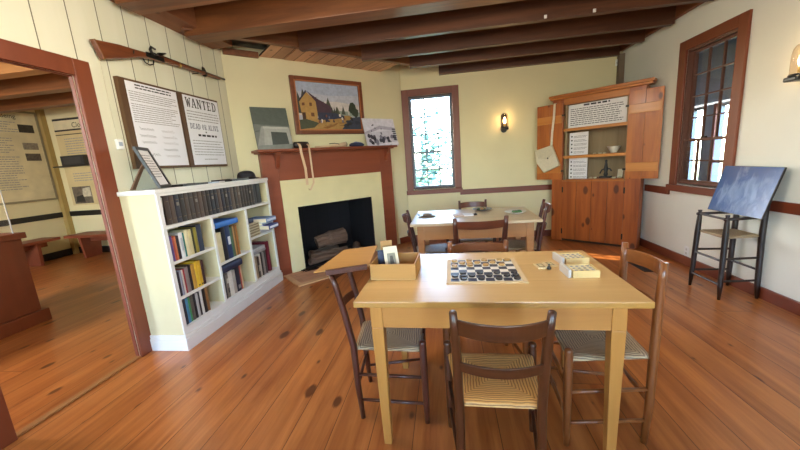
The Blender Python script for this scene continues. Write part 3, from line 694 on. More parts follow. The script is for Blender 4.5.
w = MB(); w.box(-.0+.001, BD+.03, -.016, BL+.016, 0, .10); w.box(.001, BD+.022, -.010, BL+.010, .10, .13); w.build('plinth', WH, bc, .003)

PAGES = plain('#d9cfb2', .85, .08, scale=60)
def book_mesh(th, h, d, col, band=None, rough=.5):
    """spine at x=0 facing +x, standing on z=0, thickness along y"""
    w = MB(); cm = plain(col, rough, .1, scale=20); t = min(.0035, th*.18)
    w.use(cm); w.box(-d, -.004, 0, t, 0, h); w.box(-d, -.004, th-t, th, 0, h)
    arc = [(-.004 + min(.006, th*.16)*math.sin(PI*k/6)**.6 if 0 < k < 6 else -.004, th*k/6) for k in range(7)]
    w.prism(arc + [(-.008, th-t), (-.008, t)], lambda u, v: (u, v, 0), lambda u, v: (u, v, h))
    w.use(PAGES).box(-d+.006, -.0055, t, th-t, .004, h-.005)
    if band:
        for (b0, b1, bc_) in band: w.use(plain(bc_, .5, .05)); w.box(.0, min(.006, th*.16)-.003, th*.25, th*.75, h*b0, h*b1)
    return w
def book(y, z, th, h, d, col, label, x=None, band=None, tilt=0, group='books in the white bookcase', cat='book', name='book'):
    o = book_mesh(th, h, d, col, band).build(name)
    o.location = (XL + (BD-.014 if x is None else x), y, z + .0005 + (th*abs(math.sin(tilt)) if tilt else 0)); o.rotation_euler = (tilt, 0, 0)
    return tag(o, label, cat, group)
def flat_book(y, z, th, h, d, col, label, x=BD-.014, rz=0, band=None, name='book', cat='book', group='books in the white bookcase'):
    """lying flat: spine out, height along y"""
    o = book_mesh(th, h, d, col, band).build(name)
    o.rotation_euler = (-PI/2, 0, rz); o.location = (XL + x, y, z + th + .0005)
    return tag(o, label, cat, group)
# top row of old dark volumes
y = BY + .046
book(y, 1.007, .010, .215, .18, '#b9b4aa', 'thin pale grey book leaning at the left end of the top shelf', tilt=-.10); y += .040
proto = {}
shades = ['#40332c', '#54453b', '#2b2b36', '#2b2622', '#4a3f36', '#3d3530', '#26262c', '#5a4d42', '#352d2a']
for i in range(24):
    th = random.choice([.044, .047, .049]); hh = random.choice([.222, .226, .230]); c = shades[i % len(shades)] if i < 6 else random.choice(shades)
    key = (th, hh, c); bands = [(.80,.82,'#6b5a3a'), (.18,.20,'#6b5a3a')] + ([(.6,.72,'#7c7468')] if i % 4 == 2 else [])
    if key not in proto:
        o = book(y, 1.007, th, hh, .19, c, None, band=bands); proto[key] = o
    else:
        o = proto[key].copy(); COL.objects.link(o); o.location = (XL+BD-.014, y, 1.0075)
    tag(o, 'dark leather-bound old volume in the long row on the top bookcase shelf', 'book', 'dark volumes on the top shelf')
    y += th + .0035
def row(y, z, items, hbase, d=.17):
    for th, h, col, lab, *bd in items:
        book(y, z, th, h*hbase, d, col, lab, band=bd[0] if bd else None); y += th + .0015
    return y
row(BY+.060, .72, [
 (.030, .93, '#5b4a86', 'purple book at the left end of the upper left shelf'),
 (.018, .86, '#b0513f', 'thin red book next to the purple one on the upper left shelf'),
 (.014, .90, '#c97a4a', 'thin orange book right of the thin red one, upper left shelf'),
 (.028, .88, '#2b2026', 'black book between the thin orange and white ones, upper left shelf'),
 (.040, .96, '#dcdcdc', 'white book on the upper left shelf', [(.3,.8,'#b9c0c8')]),
 (.016, .93, '#2f7a74', 'thin teal book right of the white one on the upper left shelf'),
 (.044, 1.0, '#d9cfa6', 'thick cream book on the upper left shelf, first of two'),
 (.032, .99, '#cdbf8c', 'cream book left of the olive one on the upper left shelf'),
 (.022, 1.0, '#3b3a1f', 'dark olive book with narrow spine on the upper left shelf'),
 (.036, 1.02, '#8a7d2e', 'olive yellow book beside the tall navy one on the upper left shelf'),
 (.058, 1.08, '#2c3446', 'tall wide navy book ending the row on the upper left shelf')], .215)
row(BY+.060, .43, [
 (.030, .92, '#2a2633', 'dark book at the left end of the middle left shelf'),
 (.022, .95, '#8e8f9c', 'grey book beside the dark first one, middle left shelf'),
 (.014, .93, '#d8d2c6', 'thin white book left of the red one, middle left shelf'),
 (.016, .95, '#9a2f34', 'thin red book on the middle left shelf'),
 (.036, .98, '#8a7d78', 'grey brown book right of the thin red one, middle left shelf'),
 (.028, 1.0, '#241a1c', 'black book before the yellow ones on the middle left shelf'),
 (.040, .98, '#b98c3a', 'tan book left of the two yellow ones, middle left shelf'),
 (.036, 1.04, '#d6b032', 'bright yellow book on the middle left shelf, nearer the tan one', [(.05,.1,'#3a3320')]),
 (.034, 1.02, '#c9a12c', 'deep yellow book on the middle left shelf, beside the last dark one', [(.05,.1,'#3a3320')]),
 (.030, 1.0, '#3a1f22', 'dark maroon book ending the row on the middle left shelf')], .215)
row(BY+.060, .185, [
 (.034, .95, '#28303f', 'dark blue grey book at the left end of the bottom left shelf'),
 (.026, .98, '#4a86b0', 'light blue book on the bottom left shelf'),
 (.018, .96, '#3f8a58', 'green book right of the light blue one on the bottom left shelf'),
 (.034, .98, '#5a5348', 'mottled grey book on the bottom left shelf'),
 (.026, .98, '#1f1d1f', 'black book left of the grey white one on the bottom left shelf'),
 (.028, .97, '#b3b0ac', 'grey white book on the bottom left shelf'),
 (.018, .96, '#2a2526', 'thin black book between the two pale ones on the bottom left shelf'),
 (.028, 1.0, '#d4d0c8', 'white book on the bottom left shelf'),
 (.036, .99, '#1d1815', 'thick black book right of the white one on the bottom left shelf'),
 (.030, 1.0, '#8a6236', 'brown book ending the row on the bottom left shelf')], .215)
# middle column
row(BY+.548, .545, [
 (.100, 1.05, '#d8cfa4', 'wide cream folder at the left of the upper middle shelf'),
 (.062, 1.20, '#15161b', 'thick black binder on the upper middle shelf'),
 (.070, 1.22, '#26385e', 'navy binder with white spine label on the upper middle shelf', [(.42,.66,'#dfe3ea')]),
 (.014, 1.1, '#4a7a5a', 'thin green book right of the navy binder, upper middle shelf'),
 (.026, 1.12, '#55604a', 'grey green book on the upper middle shelf'),
 (.018, 1.14, '#b9905a', 'thin tan book on the upper middle shelf'),
 (.026, 1.12, '#7a5526', 'brown book left of the last orange one, upper middle shelf'),
 (.024, 1.12, '#a8702f', 'orange brown book ending the row on the upper middle shelf')], .27, .22)
flat_book(BY+.552, .545+.332, .050, .33, .24, '#2f6fc0', 'bright blue binder lying flat on the binders of the upper middle shelf', x=BD+.02, band=[(.1,.9,'#9cc2e8')] if False else None, name='binder', cat='binder')
row(BY+.552, .185, [
 (.050, .98, '#1c1f2a', 'black book at the left of the lower middle shelf'),
 (.040, .96, '#777268', 'mottled grey book on the lower middle shelf', [(.2,.4,'#2a2a2a'), (.6,.8,'#c9c4b8')]),
 (.060, 1.0, '#dddad0', 'thick white book on the lower middle shelf'),
 (.046, .96, '#a9a498', 'pale grey book right of the thick white one, lower middle shelf'),
 (.070, 1.06, '#1f2334', 'thick dark navy book on the lower middle shelf', [(.1,.25,'#8f8f92')]),
 (.018, 1.0, '#a8483c', 'thin red book on the lower middle shelf'),
 (.022, 1.0, '#d0b98e', 'thin tan book shape standing in for the lit divider side, lower middle shelf')], .245, .19)  # last item stands in for the lit side of the divider
flat_book(BY+.550, .185+.262, .062, .30, .24, '#1d2440', 'navy binder lying flat on the books of the lower middle shelf', x=BD+.015, name='binder', cat='binder')
# right column: stacks
zz = .66
for th, col, lab in ((.030, '#c9bfa0', 'lowest cream book in the flat stack on the upper right shelf'), (.026, '#b8ac8a', 'second cream book up in the flat stack on the upper right shelf'),
                     (.030, '#d2c8a8', 'third book up, pale cream, in the flat stack on the upper right shelf'), (.026, '#bfb393', 'fourth book up in the flat stack on the upper right shelf'),
                     (.028, '#cfc4a2', 'topmost cream book in the flat stack on the upper right shelf')):
    flat_book(BY+1.075, zz, th, .23, .17, col, lab, band=[(.1,.9,'#8d7f5e')]); zz += th + .001
flat_book(BY+1.085, zz, .05, .19, .16, '#2b3550', 'dark blue book lying on the cream flat stack of the upper right shelf', x=BD-.06)
zz = .66
flat_book(BY+1.312, zz, .042, .21, .25, '#cfcfd0', 'grey box file lying under the navy binder at the right of the upper right shelf', x=BD-.02)
flat_book(BY+1.312, zz+.043, .050, .21, .27, '#3d4683', 'indigo blue binder sticking out of the upper right shelf, lower of two', x=BD+.10, name='binder', cat='binder', band=[(.05,.95,'#dcdcea')])
flat_book(BY+1.312, zz+.094, .030, .20, .20, '#b9bdc6', 'pale grey book between the two protruding blue binders', x=BD+.02)
flat_book(BY+1.312, zz+.125, .050, .21, .27, '#6d88b4', 'light blue binder sticking out of the upper right shelf, upper of two', x=BD+.08, name='binder', cat='binder', band=[(.05,.95,'#d4dcea')])
row(BY+1.075, .185, [
 (.048, 1.0, '#cbb894', 'cream book at the left of the lower right shelf'),
 (.030, .97, '#9a8a70', 'tan grey book on the lower right shelf'),
 (.044, .92, '#3b332d', 'dark brown book on the lower right shelf', [(.3,.6,'#a09884')]),
 (.030, 1.02, '#bdb7aa', 'pale grey book on the lower right shelf'),
 (.034, 1.04, '#2a2422', 'black book on the lower right shelf'),
 (.040, 1.02, '#8f8a84', 'grey book right of the black one on the lower right shelf'),
 (.040, 1.04, '#4a443f', 'dark grey book left of the maroon one on the lower right shelf')], .26, .19)
book(BY+1.395, .185, .045, .36, .2, '#6d1f2c', 'tall maroon book at the right end of the lower right shelf')
flat_book(BY+1.08, .185+.274, .030, .28, .2, '#8f8f90', 'grey book lying flat on the lower right shelf row')
flat_book(BY+1.09, .185+.305, .034, .26, .2, '#a9a8a6', 'pale grey box lying on top of the grey flat book, lower right shelf')
# things on the bookcase top
for k, (th, c, l) in enumerate(((.085, '#191a22', 'wide black album at the right end of the top shelf, next to the dark volumes'), (.095, '#14151c', 'widest black album, last on the top shelf'))):
    book(y+.002, 1.007, th, .225, .2, c, l, x=BD-.045); y += th + .003
ZT = 1.2875
lf = thing('table_frame', 'black picture frame with wooden easel back standing on the left end of the bookcase', 'picture frame', (-2.15, 2.26, ZT+.0045), math.radians(115))
R = Matrix.Rotation(-math.radians(20), 4, 'X')
fw_, fh_ = .25, .335; t_ = .022
w = MB()
for x0, x1, z0, z1 in ((0,t_,0,fh_), (fw_-t_,fw_,0,fh_), (t_,fw_-t_,0,t_), (t_,fw_-t_,fh_-t_,fh_)): w.box(x0, x1, -.012, .006, z0, z1)
w.bm.transform(R); w.build('frame', M['black'], lf)
w = MB(); w.use(M['paper']).box(t_, fw_-t_, -.003, .003, t_, fh_-t_); word_lines(w, t_+.025, fw_-t_-.02, fh_-.07, 9, .022, .008, -.0035, M['ink_soft'], .2)
w.bm.transform(R); w.build('document', None, lf)
w = MB(); c0 = R @ Vector((fw_/2, .008, fh_*.72)); ey = c0.y + .13
w.hexa([Vector((fw_/2-.035, ey-.006, 0)), Vector((fw_/2+.035, ey-.006, 0)), Vector((fw_/2+.035, ey+.006, 0)), Vector((fw_/2-.035, ey+.006, 0)),
        c0+Vector((-.025,0,0)), c0+Vector((.025,0,0)), c0+Vector((.025,.008,0)), c0+Vector((-.025,.008,0))])
w.build('easel_leg', wood('easel_wood', '#6a4a30', '#7f5c3d', 'z', .6, 12, 0), lf)
ff = thing('flat_frame', 'black framed sheet lying flat on the bookcase beside the standing frame', 'picture frame', (XL+.06, 2.50, ZT))
w = MB()
for x0, x1, y0, y1 in ((0,.018,0,.30), (.202,.22,0,.30), (.018,.202,0,.018), (.018,.202,.282,.30)): w.box(x0, x1, y0, y1, 0, .016)
w.build('frame', M['black'], ff); B(.018,.202,.018,.282,.002,.009).build('document', M['paper'], ff)
bk = thing('booklet', 'pale blue booklet lying open on the middle of the bookcase top', 'booklet', (XL+.1, 2.88, ZT), .1)
w = MB(); w.use(plain('#b9c6d8', .4)).box(0,.15,0,.12,0,.012); w.use(M['paper']).box(.004,.146,.124,.245,0,.010); w.use(plain('#6d7f9c', .4)).box(.03,.12,.02,.09,.0122,.0128); w.build('pages', None, bk)
pp = thing('paper_tray', 'sheaf of papers in a thin black-edged tray on the right half of the bookcase top', 'papers', (XL+.07, 3.12, ZT))
w = MB(); w.box(0,.23,0,.30,0,.004); w.box(0,.006,0,.30,.004,.022); w.box(.224,.23,0,.30,.004,.022); w.box(.006,.224,0,.006,.004,.022); w.build('tray', M['black'], pp)
B(.012,.218,.012,.29,.0045,.015).build('paper_stack', M['paper'], pp)
ht = thing('bowler_hat', 'black round-crowned hat at the far end of the bookcase top', 'hat', (XL+.17, 3.585, ZT))
MB().lathe([(.135,.004),(.14,.008),(.12,.012),(.098,.014),(.098,.03),(.094,.055),(.08,.078),(.055,.092),(.02,.098),(.0,.099)], seg=28).build('crown', plain('#17141a', .7, .1), ht, smooth=True)
MB().lathe([(.0995,.015),(.1005,.015),(.1005,.032),(.0985,.032)], seg=28).build('hat_band', M['leather'], ht, smooth=True)
# ------------------------------------------------------------------ corner cupboard (local x along its front, +y into the corner)
CA = math.atan2(-.63133, .77551)
cb = thing('corner_cupboard', 'orange pine corner cupboard with open upper shutters and plank doors below', 'cupboard', (1.612, 5.338, 0), CA)
B(0, .152, 0, .03, 0, 2.07).build('stile', M['pinedark'], cb, .003)
B(.945, 1.117, 0, .03, 0, 2.07).build('stile', M['pinedark'], cb, .003)
B(.152, .945, 0, .03, 1.985, 2.07).build('top_rail', M['pinex'], cb, .003)
B(.152, .945, -.012, .03, .905, .925).build('waist_rail', M['pinex'], cb, .003)
B(.152, .945, .022, .03, 0, .04).build('dark_gap_strip', M['black_wood'], cb)  # black strip carrying the shade of the gap under the doors
w = MB(); w.box(-.03, 1.185, -.035, .10, 2.07, 2.10); w.box(-.045, 1.20, -.05, .10, 2.10, 2.135); w.build('cornice', M['pinex'], cb, .006)
B(0, .02, .03, .21, 0, 2.07).build('side_panel', M['pinedark'], cb)
B(1.097, 1.117, .03, .19, 0, 2.07).build('side_panel', M['pinedark'], cb)
lining = wood('cupboard_lining', '#8d7654', '#a48a64', 'z', .6, 10, .4)
w = MB(); w.box(.19, .92, .38, .395, .03, 2.07); w.box(.17, .19, .03, .395, .03, 2.07); w.box(.92, .94, .03, .395, .03, 2.07); w.box(.17, .94, .03, .395, 2.05, 2.068)
w.build('lining', lining, cb)
for z in (.905, 1.245, 1.63): B(.19, .92, .031, .38, z, z+.03).build('shelf', M['pinex'], cb)
for z in (1.245, 1.63): B(.152, .945, .004, .03, z-.01, z+.03).build('shelf_lip', M['batten'], cb)
for i in range(2):
    x0 = .155 + i*.397
    w = MB()
    for k in range(2): w.box(x0 + k*.1985, x0 + k*.1985 + .1935, -.004, .02, .035, .903)
    w.box(x0+.05, x0+.35, .0201, .0215, .2, .3); w.box(x0+.05, x0+.35, .0201, .0215, .6, .7)
    d = w.build('door', M['pinedark'], cb, .003)
    for z in (.15, .78): B((x0-.006 if i == 0 else x0+.384), (x0+.012 if i == 0 else x0+.402), -.008, -.003, z-.04, z+.04).build('hinge', M['metal'], d)
for x0, x1, lab in ((-.222, .15, None), (.947, 1.30, None)):
    w = MB(); n = 2
    for k in range(n): w.box(x0 + (x1-x0)*k/n + .001, x0 + (x1-x0)*(k+1)/n - .001, -.028, -.004, .935, 2.02)
    s_ = w.build('shutter', M['pine'], cb, .002)
    for z in (1.085, 1.80): B(x0+.01, x1-.01, -.048, -.0285, z-.055, z+.055).build('batten', M['batten'], s_, .004)
    for z in (1.06, 1.85): B((x1-.012 if x0 < 0 else x0-.03), (x1+.03 if x0 < 0 else x0+.012), -.032, -.0285, z-.012, z+.012).build('hinge', M['metal'], s_)
def on_cb(x, y, z): return Vector((1.612, 5.338, 0)) + Matrix.Rotation(CA, 3, 'Z') @ Vector((x, y, z))
tp = thing('text_poster', 'large white printed text panel filling the top of the cupboard', 'sign', on_cb(.195, .06, 1.6605), CA)
w = MB(); w.use(M['paper']).box(0, .72, 0, .006, 0, .318)
word_lines(w, .2, .52, .285, 1, .03, .022, -.0006, M['ink'], .05, .03, .08); word_lines(w, .03, .69, .25, 9, .027, .011, -.0006, plain('#75716e', .7), .12, .015, .06)
w.build('printed_sheet', None, tp)
for z, h, lab in ((1.2755, .32, 'white text card standing on the upper cupboard shelf'), (.9355, .30, 'white text card standing on the lower cupboard shelf')):
    c = thing('text_card', lab, 'sign', on_cb(.205, .10, z), CA)
    w = MB(); w.use(M['paper']).box(0, .25, 0, .005, 0, h)
    for k in range(5):
        zz = h - .06 - k*.055; w.use(M['ink']).poly([(.022, -.0006, zz-.004), (.042, -.0006, zz-.004), (.042, -.0006, zz+.016), (.022, -.0006, zz+.016)])
        word_lines(w, .06, .235, zz+.004, 2, .018, .007, -.0006, M['ink_soft'], .2)
    w.build('printed_sheet', None, c)
bo = thing('white_bowl', 'white bowl on the upper cupboard shelf', 'bowl', on_cb(.75, .20, 1.2755), CA)
MB().lathe([(.03,0),(.035,.006),(.05,.03),(.075,.075),(.08,.09),(.075,.09),(.045,.03),(.02,.012)], seg=24).build('bowl_body', plain('#e6e0cc', .3), bo, smooth=True)
MB().lathe([(.034,0),(.034,.004),(.028,.004)], seg=20).build('foot_ring', plain('#d6cfb8', .4), bo)
def shard(label, x, y, z, s_, n=5):
    w = MB(); w.lathe([(s_*.8,0),(s_,.4*s_),(s_*.6,.7*s_),(.001,.75*s_)], seg=7)
    for v in w.bm.verts: v.co += Vector((random.uniform(-.2,.2), random.uniform(-.2,.2), 0))*s_
    o = w.build('pottery_shard', plain('#cfc4a4', .7, .15, scale=50)); o.location = on_cb(x, y, z); o.rotation_euler = (0,0,random.random()*6)
    return tag(o, label, 'shard', 'shards on the cupboard shelves')
for x, l in ((.53, 'left pottery piece'), (.60, 'middle pottery piece'), (.655, 'right pottery piece')): shard(l + ' of three left of the white bowl', x, .14, 1.2755, .024)
for i, x in enumerate((.50, .56, .79, .86)): shard(['pale shard beside the lower text card', 'shard left of the iron press on the lower shelf', 'shard just right of the iron press on the lower shelf', 'rightmost shard on the lower cupboard shelf'][i], x, .10, .9355, .028)
ir = thing('iron_tool', 'dark iron tool standing in the middle of the lower cupboard shelf', 'tool', on_cb(.665, .20, .9355), CA)
irm = plain('#4a4846', .5, .2, .6)
B(-.07,.07,-.05,.05,0,.02).build('base', irm, ir, .004)
MB().lathe([(.02,.02),(.028,.05),(.018,.08),(.03,.12),(.02,.16),(.012,.22),(.018,.235),(.004,.25)], seg=16).build('post', irm, ir, smooth=True)
MB().tube([(0,0,.13),(-.05,0,.11),(-.075,0,.06)], .009, 8).build('arm', irm, ir, smooth=True)
MB().tube([(0,0,.13),(.05,0,.12),(.07,0,.09)], .009, 8).build('arm', irm, ir, smooth=True)
fl = thing('paper_note', 'small cream card leaning at the right end of the lower cupboard shelf', 'card', on_cb(.82, .14, .936), CA)
w = MB(); w.use(M['linen']).box(0,.06,0,.006,0,.12); w.bm.transform(Matrix.Rotation(-.25, 4, 'X')); w.build('card', None, fl)
# linen bag on the left shutter
bg = thing('linen_bag', 'off-white linen shoulder bag hanging from the left cupboard shutter', 'bag', on_cb(.05, -.055, 1.02), CA)
w = MB(); ol = [(-.272,.36),(-.02,.425),(.10,.125),(-.135,.018),(-.25,.175)]
w.prism(ol, lambda u, v: (u, -.05, v), lambda u, v: (u, -.002, v)); w.build('bag_body', M['linen'], bg, .012)
w = MB(); w.prism([(-.262,.355),(-.025,.418),(.02,.31),(-.08,.235),(-.215,.24)], lambda u, v: (u, -.058, v), lambda u, v: (u, -.0505, v)); fl_ = w.build('flap', plain('#d3c7a6', .85, .06, scale=40), bg, .003)
MB().tube([(-.065,-.062,.245),(-.075,-.064,.232)], .008, 8).build('button', M['leather'], fl_)
strap([(-.03,-.03,.41),(-.025,-.022,.6),(-.005,-.018,.80),(0,-.012,1.0),(.0,.02,1.008),(.0,.035,1.006)], .03, 'strap', bg, M['linen'], .006)
B(-.012,.012,.012,.0255,.985,1.004).build('peg', M['pine'], bg)

# ------------------------------------------------------------------ sconces
glow = emit('#ffd9a0', 26); smoke = glass('smoked_glass', '#efe7de')
def sconce(label, loc, rz, arm):
    t = thing('wall_sconce', label, 'wall lamp', loc, rz)
    w = MB()
    pl = [(.045*math.cos(a), .15 + .045*math.sin(a) + (.09 if math.sin(a) > 0 else -.11)) for a in [2*PI*k/24 for k in range(24)]]
    w.prism(pl, lambda u, v: (u, -.016, v), lambda u, v: (u, -.001, v)); w.build('back_plate', M['black'], t, .003)
    B(-.05, .05, -.15 - arm, -.016, .030, .062).build('arm', M['black'], t, .008)
    MB().lathe([(.058,.062),(.062,.068),(.058,.078),(.02,.085)], (0,-.085-arm,0), 20).build('cup', M['black'], t, smooth=True)
    MB().lathe([(.016,.085),(.016,.125),(.012,.13)], (0,-.085-arm,0), 14).build('candle', plain('#cbb070', .5), t, smooth=True)
    MB().lathe([(.008,.13),(.019,.15),(.021,.17),(.014,.20),(.003,.22)], (0,-.085-arm,0), 14).build('bulb', glow, t, smooth=True)
    MB().lathe([(.056,.078),(.056,.20),(.050,.25),(.036,.275),(.018,.285)], (0,-.085-arm,0), 24).build('glass_shade', smoke, t, smooth=True)
    li = bpy.data.lights.new('sconce_light', 'POINT'); li.energy = 5; li.color = (1, .72, .40); li.shadow_soft_size = .03
    lo = bpy.data.objects.new('sconce_light', li); COL.objects.link(lo); lo.parent = t; lo.location = (0, -.085-arm, .175)
    return t
sconce('black wall lamp with glowing candle bulb on the back wall', (.95, YB, 1.70), 0, 0)
sconce('black wall lamp with glowing candle bulb at the right edge of the right wall', (XR, 2.885, 1.70), -PI/2, 0)
sconce('wall lamp on the board wall behind the viewer', (XL, -.6, 1.70), PI/2, 0)
sconce('wall lamp on the right wall beside the viewer', (XR, .4, 1.70), -PI/2, 0)
# small fittings
for x, l in ((1.05, 'left'), (1.50, 'right')):
    w = MB(); w.box(x-.012, x+.012, 3.745, 3.7595, 2.645, 2.675); w.tube([(x,3.745,2.65),(x,3.735,2.645),(x,3.73,2.66)], .006, 6)
    tag(w.build('joist_hook', M['white'], bevel=.002), l + ' small white hook on the face of the dark ceiling joist', 'hook', 'white hooks on the joist')
sn = thing('motion_sensor', 'small white motion sensor high in the back right corner', 'sensor', (2.535, YB, 2.51))
B(0,.022,-.03,-.001,0,.09).build('housing', M['white'], sn, .006); B(.004,.018,-.0315,-.03,.02,.05).build('lens', plain('#c9c9c4', .3), sn)
ou = thing('wall_outlet', 'small white outlet low on the right wall behind the high chair', 'outlet', (XR, 3.98, .105), -PI/2)
B(0,.07,-.008,-.001,0,.11).build('cover_plate', M['white'], ou, .003)
for z in (.03, .075): B(.024,.046,-.0095,-.008,z-.012,z+.012).build('socket', plain('#c9c6bd', .4), ou)
vt = thing('floor_register', 'black metal floor vent grille on the boards right of the front table', 'vent', (2.10, 3.74, 0))
w = MB(); w.box(0,.015,0,.40,.0005,.006); w.box(.125,.14,0,.40,.0005,.006); w.box(.015,.125,0,.015,.0005,.006); w.box(.015,.125,.385,.40,.0005,.006); w.build('rim', M['black'], vt)
w = MB(); 
for k in range(22): w.box(.015,.125,.02+k*.0166,.028+k*.0166,.0005,.004)
w.box(.015,.125,.015,.385,.0003,.001); w.build('grille', plain('#22262c', .4), vt)
# ------------------------------------------------------------------ tables
def table(name, label, loc, rz, W, D, H, top, legm, apm, ap_h, ov, leg_w, top_t=.028, ovx=None, ovy=None):
    t = thing(name, label, 'table', loc, rz)
    B(0, W, 0, D, H-top_t, H).build('tabletop', top, t, .004)
    x0, x1, y0, y1 = (ovx or (ov,ov))[0], W-(ovx or (ov,ov))[1], (ovy or ov), D-(ovy or ov)
    for x in (x0, x1-leg_w):
        for y in (y0, y1-leg_w):
            w = MB(); a = leg_w*.24; cx, cy = x+leg_w/2, y+leg_w/2; h = leg_w/2
            zb = H-top_t-ap_h
            c = [(cx-h+a/1.5,cy-h+a/1.5,0),(cx+h-a/1.5,cy-h+a/1.5,0),(cx+h-a/1.5,cy+h-a/1.5,0),(cx-h+a/1.5,cy+h-a/1.5,0)]
            top4 = [(cx-h,cy-h,zb),(cx+h,cy-h,zb),(cx+h,cy+h,zb),(cx-h,cy+h,zb)]
            w.hexa([Vector(p) for p in c+top4]); w.box(cx-h, cx+h, cy-h, cy+h, zb, H-top_t-.0005)
            w.build('leg', legm, t, .003)
    za, zb = H-top_t-ap_h, H-top_t-.0005
    B(x0+leg_w, x1-leg_w, y0+.006, y0+.028, za, zb).build('apron', apm, t); B(x0+leg_w, x1-leg_w, y1-.028, y1-.006, za, zb).build('apron', apm, t)
    B(x0+.006, x0+.028, y0+leg_w, y1-leg_w, za, zb).build('apron', apm, t); B(x1-.028, x1-.006, y0+leg_w, y1-leg_w, za, zb).build('apron', apm, t)
    return t
RZ1 = math.radians(-1.6)
table('game_table', 'yellow pine table in front with a checkers game on it', (-.425, 1.322, 0), RZ1, 1.195, .735, .77, M['table'], M['tablez'], M['tablex'], .115, .055, .056, ovx=(.062, .074), ovy=.038)
table('dining_table', 'pale-topped table at the back laid with plates', (-.351, 3.075, 0), math.radians(-1.5), 1.20, .79, .77, M['btop'], M['bapron'], M['bapron'], .145, .06, .065)

# ------------------------------------------------------------------ ladder-back chairs (face local +y)
def chair_proto(pal, rushm, label, ln=1.0):
    wd, wx = M[pal], M[pal + 'x']
    t = thing('ladderback_chair', label, 'chair', (0,0,0), 0, 'ladderback chairs around the tables')
    wb, wf, d, zs, ztop = .303, .400, .36, .435, .845
    for s_ in (-1, 1):
        MB().lathe([(.0125,0),(.016,.08),(.0185,.28),(.019,.44),(.0165,.455),(.019,.468),(.016,.478),(.004,.482)], (s_*wf/2, d/2, 0), 14).build('front_leg', wd, t, smooth=True)
        p = [(s_*wb/2, -d/2+.01, 0), (s_*wb/2, -d/2, .2), (s_*wb/2, -d/2-.003, .44), (s_*(wb/2+.002), -d/2-.030*ln, .62), (s_*(wb/2+.006), -d/2-.060*ln, .78), (s_*(wb/2+.009), -d/2-.076*ln, ztop)]
        MB().tube(p, [.013,.0175,.0185,.018,.016,.0135], 12).build('back_post', wd, t, smooth=True)
    def slat(z0, z1, bow, yo, tilt, top_dip):
        w = MB(); n = 12; L_ = wb/2 + .004
        rows = []
        for i in range(n+1):
            u = -1 + 2*i/n; x = u*L_; y = yo - bow*(1-u*u)
            zt = z1 - top_dip*abs(u)**3
            rows.append([Vector((x, y+.005, z0)), Vector((x, y-.005, z0)), Vector((x, y-.005-tilt, zt)), Vector((x, y+.005-tilt, zt))])
        vs = [[w.bm.verts.new(p) for p in r] for r in rows]
        for a, b_ in zip(vs, vs[1:]):
            for k in range(4): w._f([a[k], a[(k+1)%4], b_[(k+1)%4], b_[k]])
        w._f(vs[0][::-1]); w._f(vs[-1]); w.build('back_slat', wx, t, .003)
    slat(.752, .820, .055, -d/2-.054*ln, .014*ln, .004)
    slat(.592, .638, .045, -d/2-.026*ln, .010*ln, .003)
    w = MB()
    def seatpt(u, v, top):
        hw = (wb/2 + (wf-wb)/2*v) + .002; x = (2*u-1)*hw; y = -d/2 + d*v
        e = min(min(u, 1-u)*2*hw, min(v, 1-v)*d); cr = min(1, e/.03)
        dip = .012*(1-abs(2*u-1)**2)*(1-abs(2*v-1)**2)
        return Vector((x, y, (zs - .016 + .016*math.sin(cr*PI/2) - dip) if top else (zs - .016 - .016*math.sin(cr*PI/2))))
    w.grid(20, 20, lambda u, v: seatpt(u, v, True)); w.grid(20, 20, lambda u, v: seatpt(u, v, False))
    bmesh.ops.remove_doubles(w.bm, verts=w.bm.verts[:], dist=.0008)
    w.build('rush_seat', rushm, t, smooth=True)
    def bar(a, b_, r=.0095): MB().tube([a, ((Vector(a)+Vector(b_))/2), b_], [r*.8, r, r*.8], 10).build('stretcher', wd, t, smooth=True)
    for z in (.14, .30): bar((-wf/2, d/2, z), (wf/2, d/2, z))
    for s_ in (-1, 1):
        for z in (.115, .27): bar((s_*wb/2, -d/2, z), (s_*wf/2, d/2, z))
    bar((-wb/2, -d/2, .20), (wb/2, -d/2, .20))
    return t
def put(o, x, y, deg, label=None):
    o.location = (x, y, 0); o.rotation_euler = (0,0,math.radians(deg))
    if label: o['label'] = label
    return o
c_mid = chair_proto('mid', M['rush'], 'dark brown ladder-back chair nearest the viewer, back turned, with tan rush seat')
put(c_mid, .171, 1.315, -1)
c_dark = chair_proto('dark', M['rushg'], 'dark ladder-back chair at the left side of the front table, beside the cardboard box')
put(c_dark, -.345, 1.70, -85); c_dark.scale = (1, 1, .982)
c_hon = chair_proto('honey', M['rushg'], 'honey brown ladder-back chair at the right side of the front table', .12)
put(c_hon, .700, 1.618, 87); c_hon.scale = (1.06, 1, 1.035)
put(copy_tree(c_hon), .205, 2.10, 180, 'honey brown ladder-back chair on the far side of the front table, facing the viewer').scale = (1.2, 1, .925)
put(copy_tree(c_dark), .262, 3.01, 2, 'dark ladder-back chair at the near side of the plate table, back turned').scale = (1.3, 1.1, 1.03)
put(copy_tree(c_dark), -.165, 3.47, -86, 'dark ladder-back chair at the left end of the plate table by the fireplace')
put(copy_tree(c_dark), .72, 3.44, 80, 'dark ladder-back chair at the right end of the plate table, near the cupboard').scale = (1, 1, 1.04)
put(copy_tree(c_dark), .325, 3.93, 180, 'dark ladder-back chair on the far side of the plate table, under the back window')

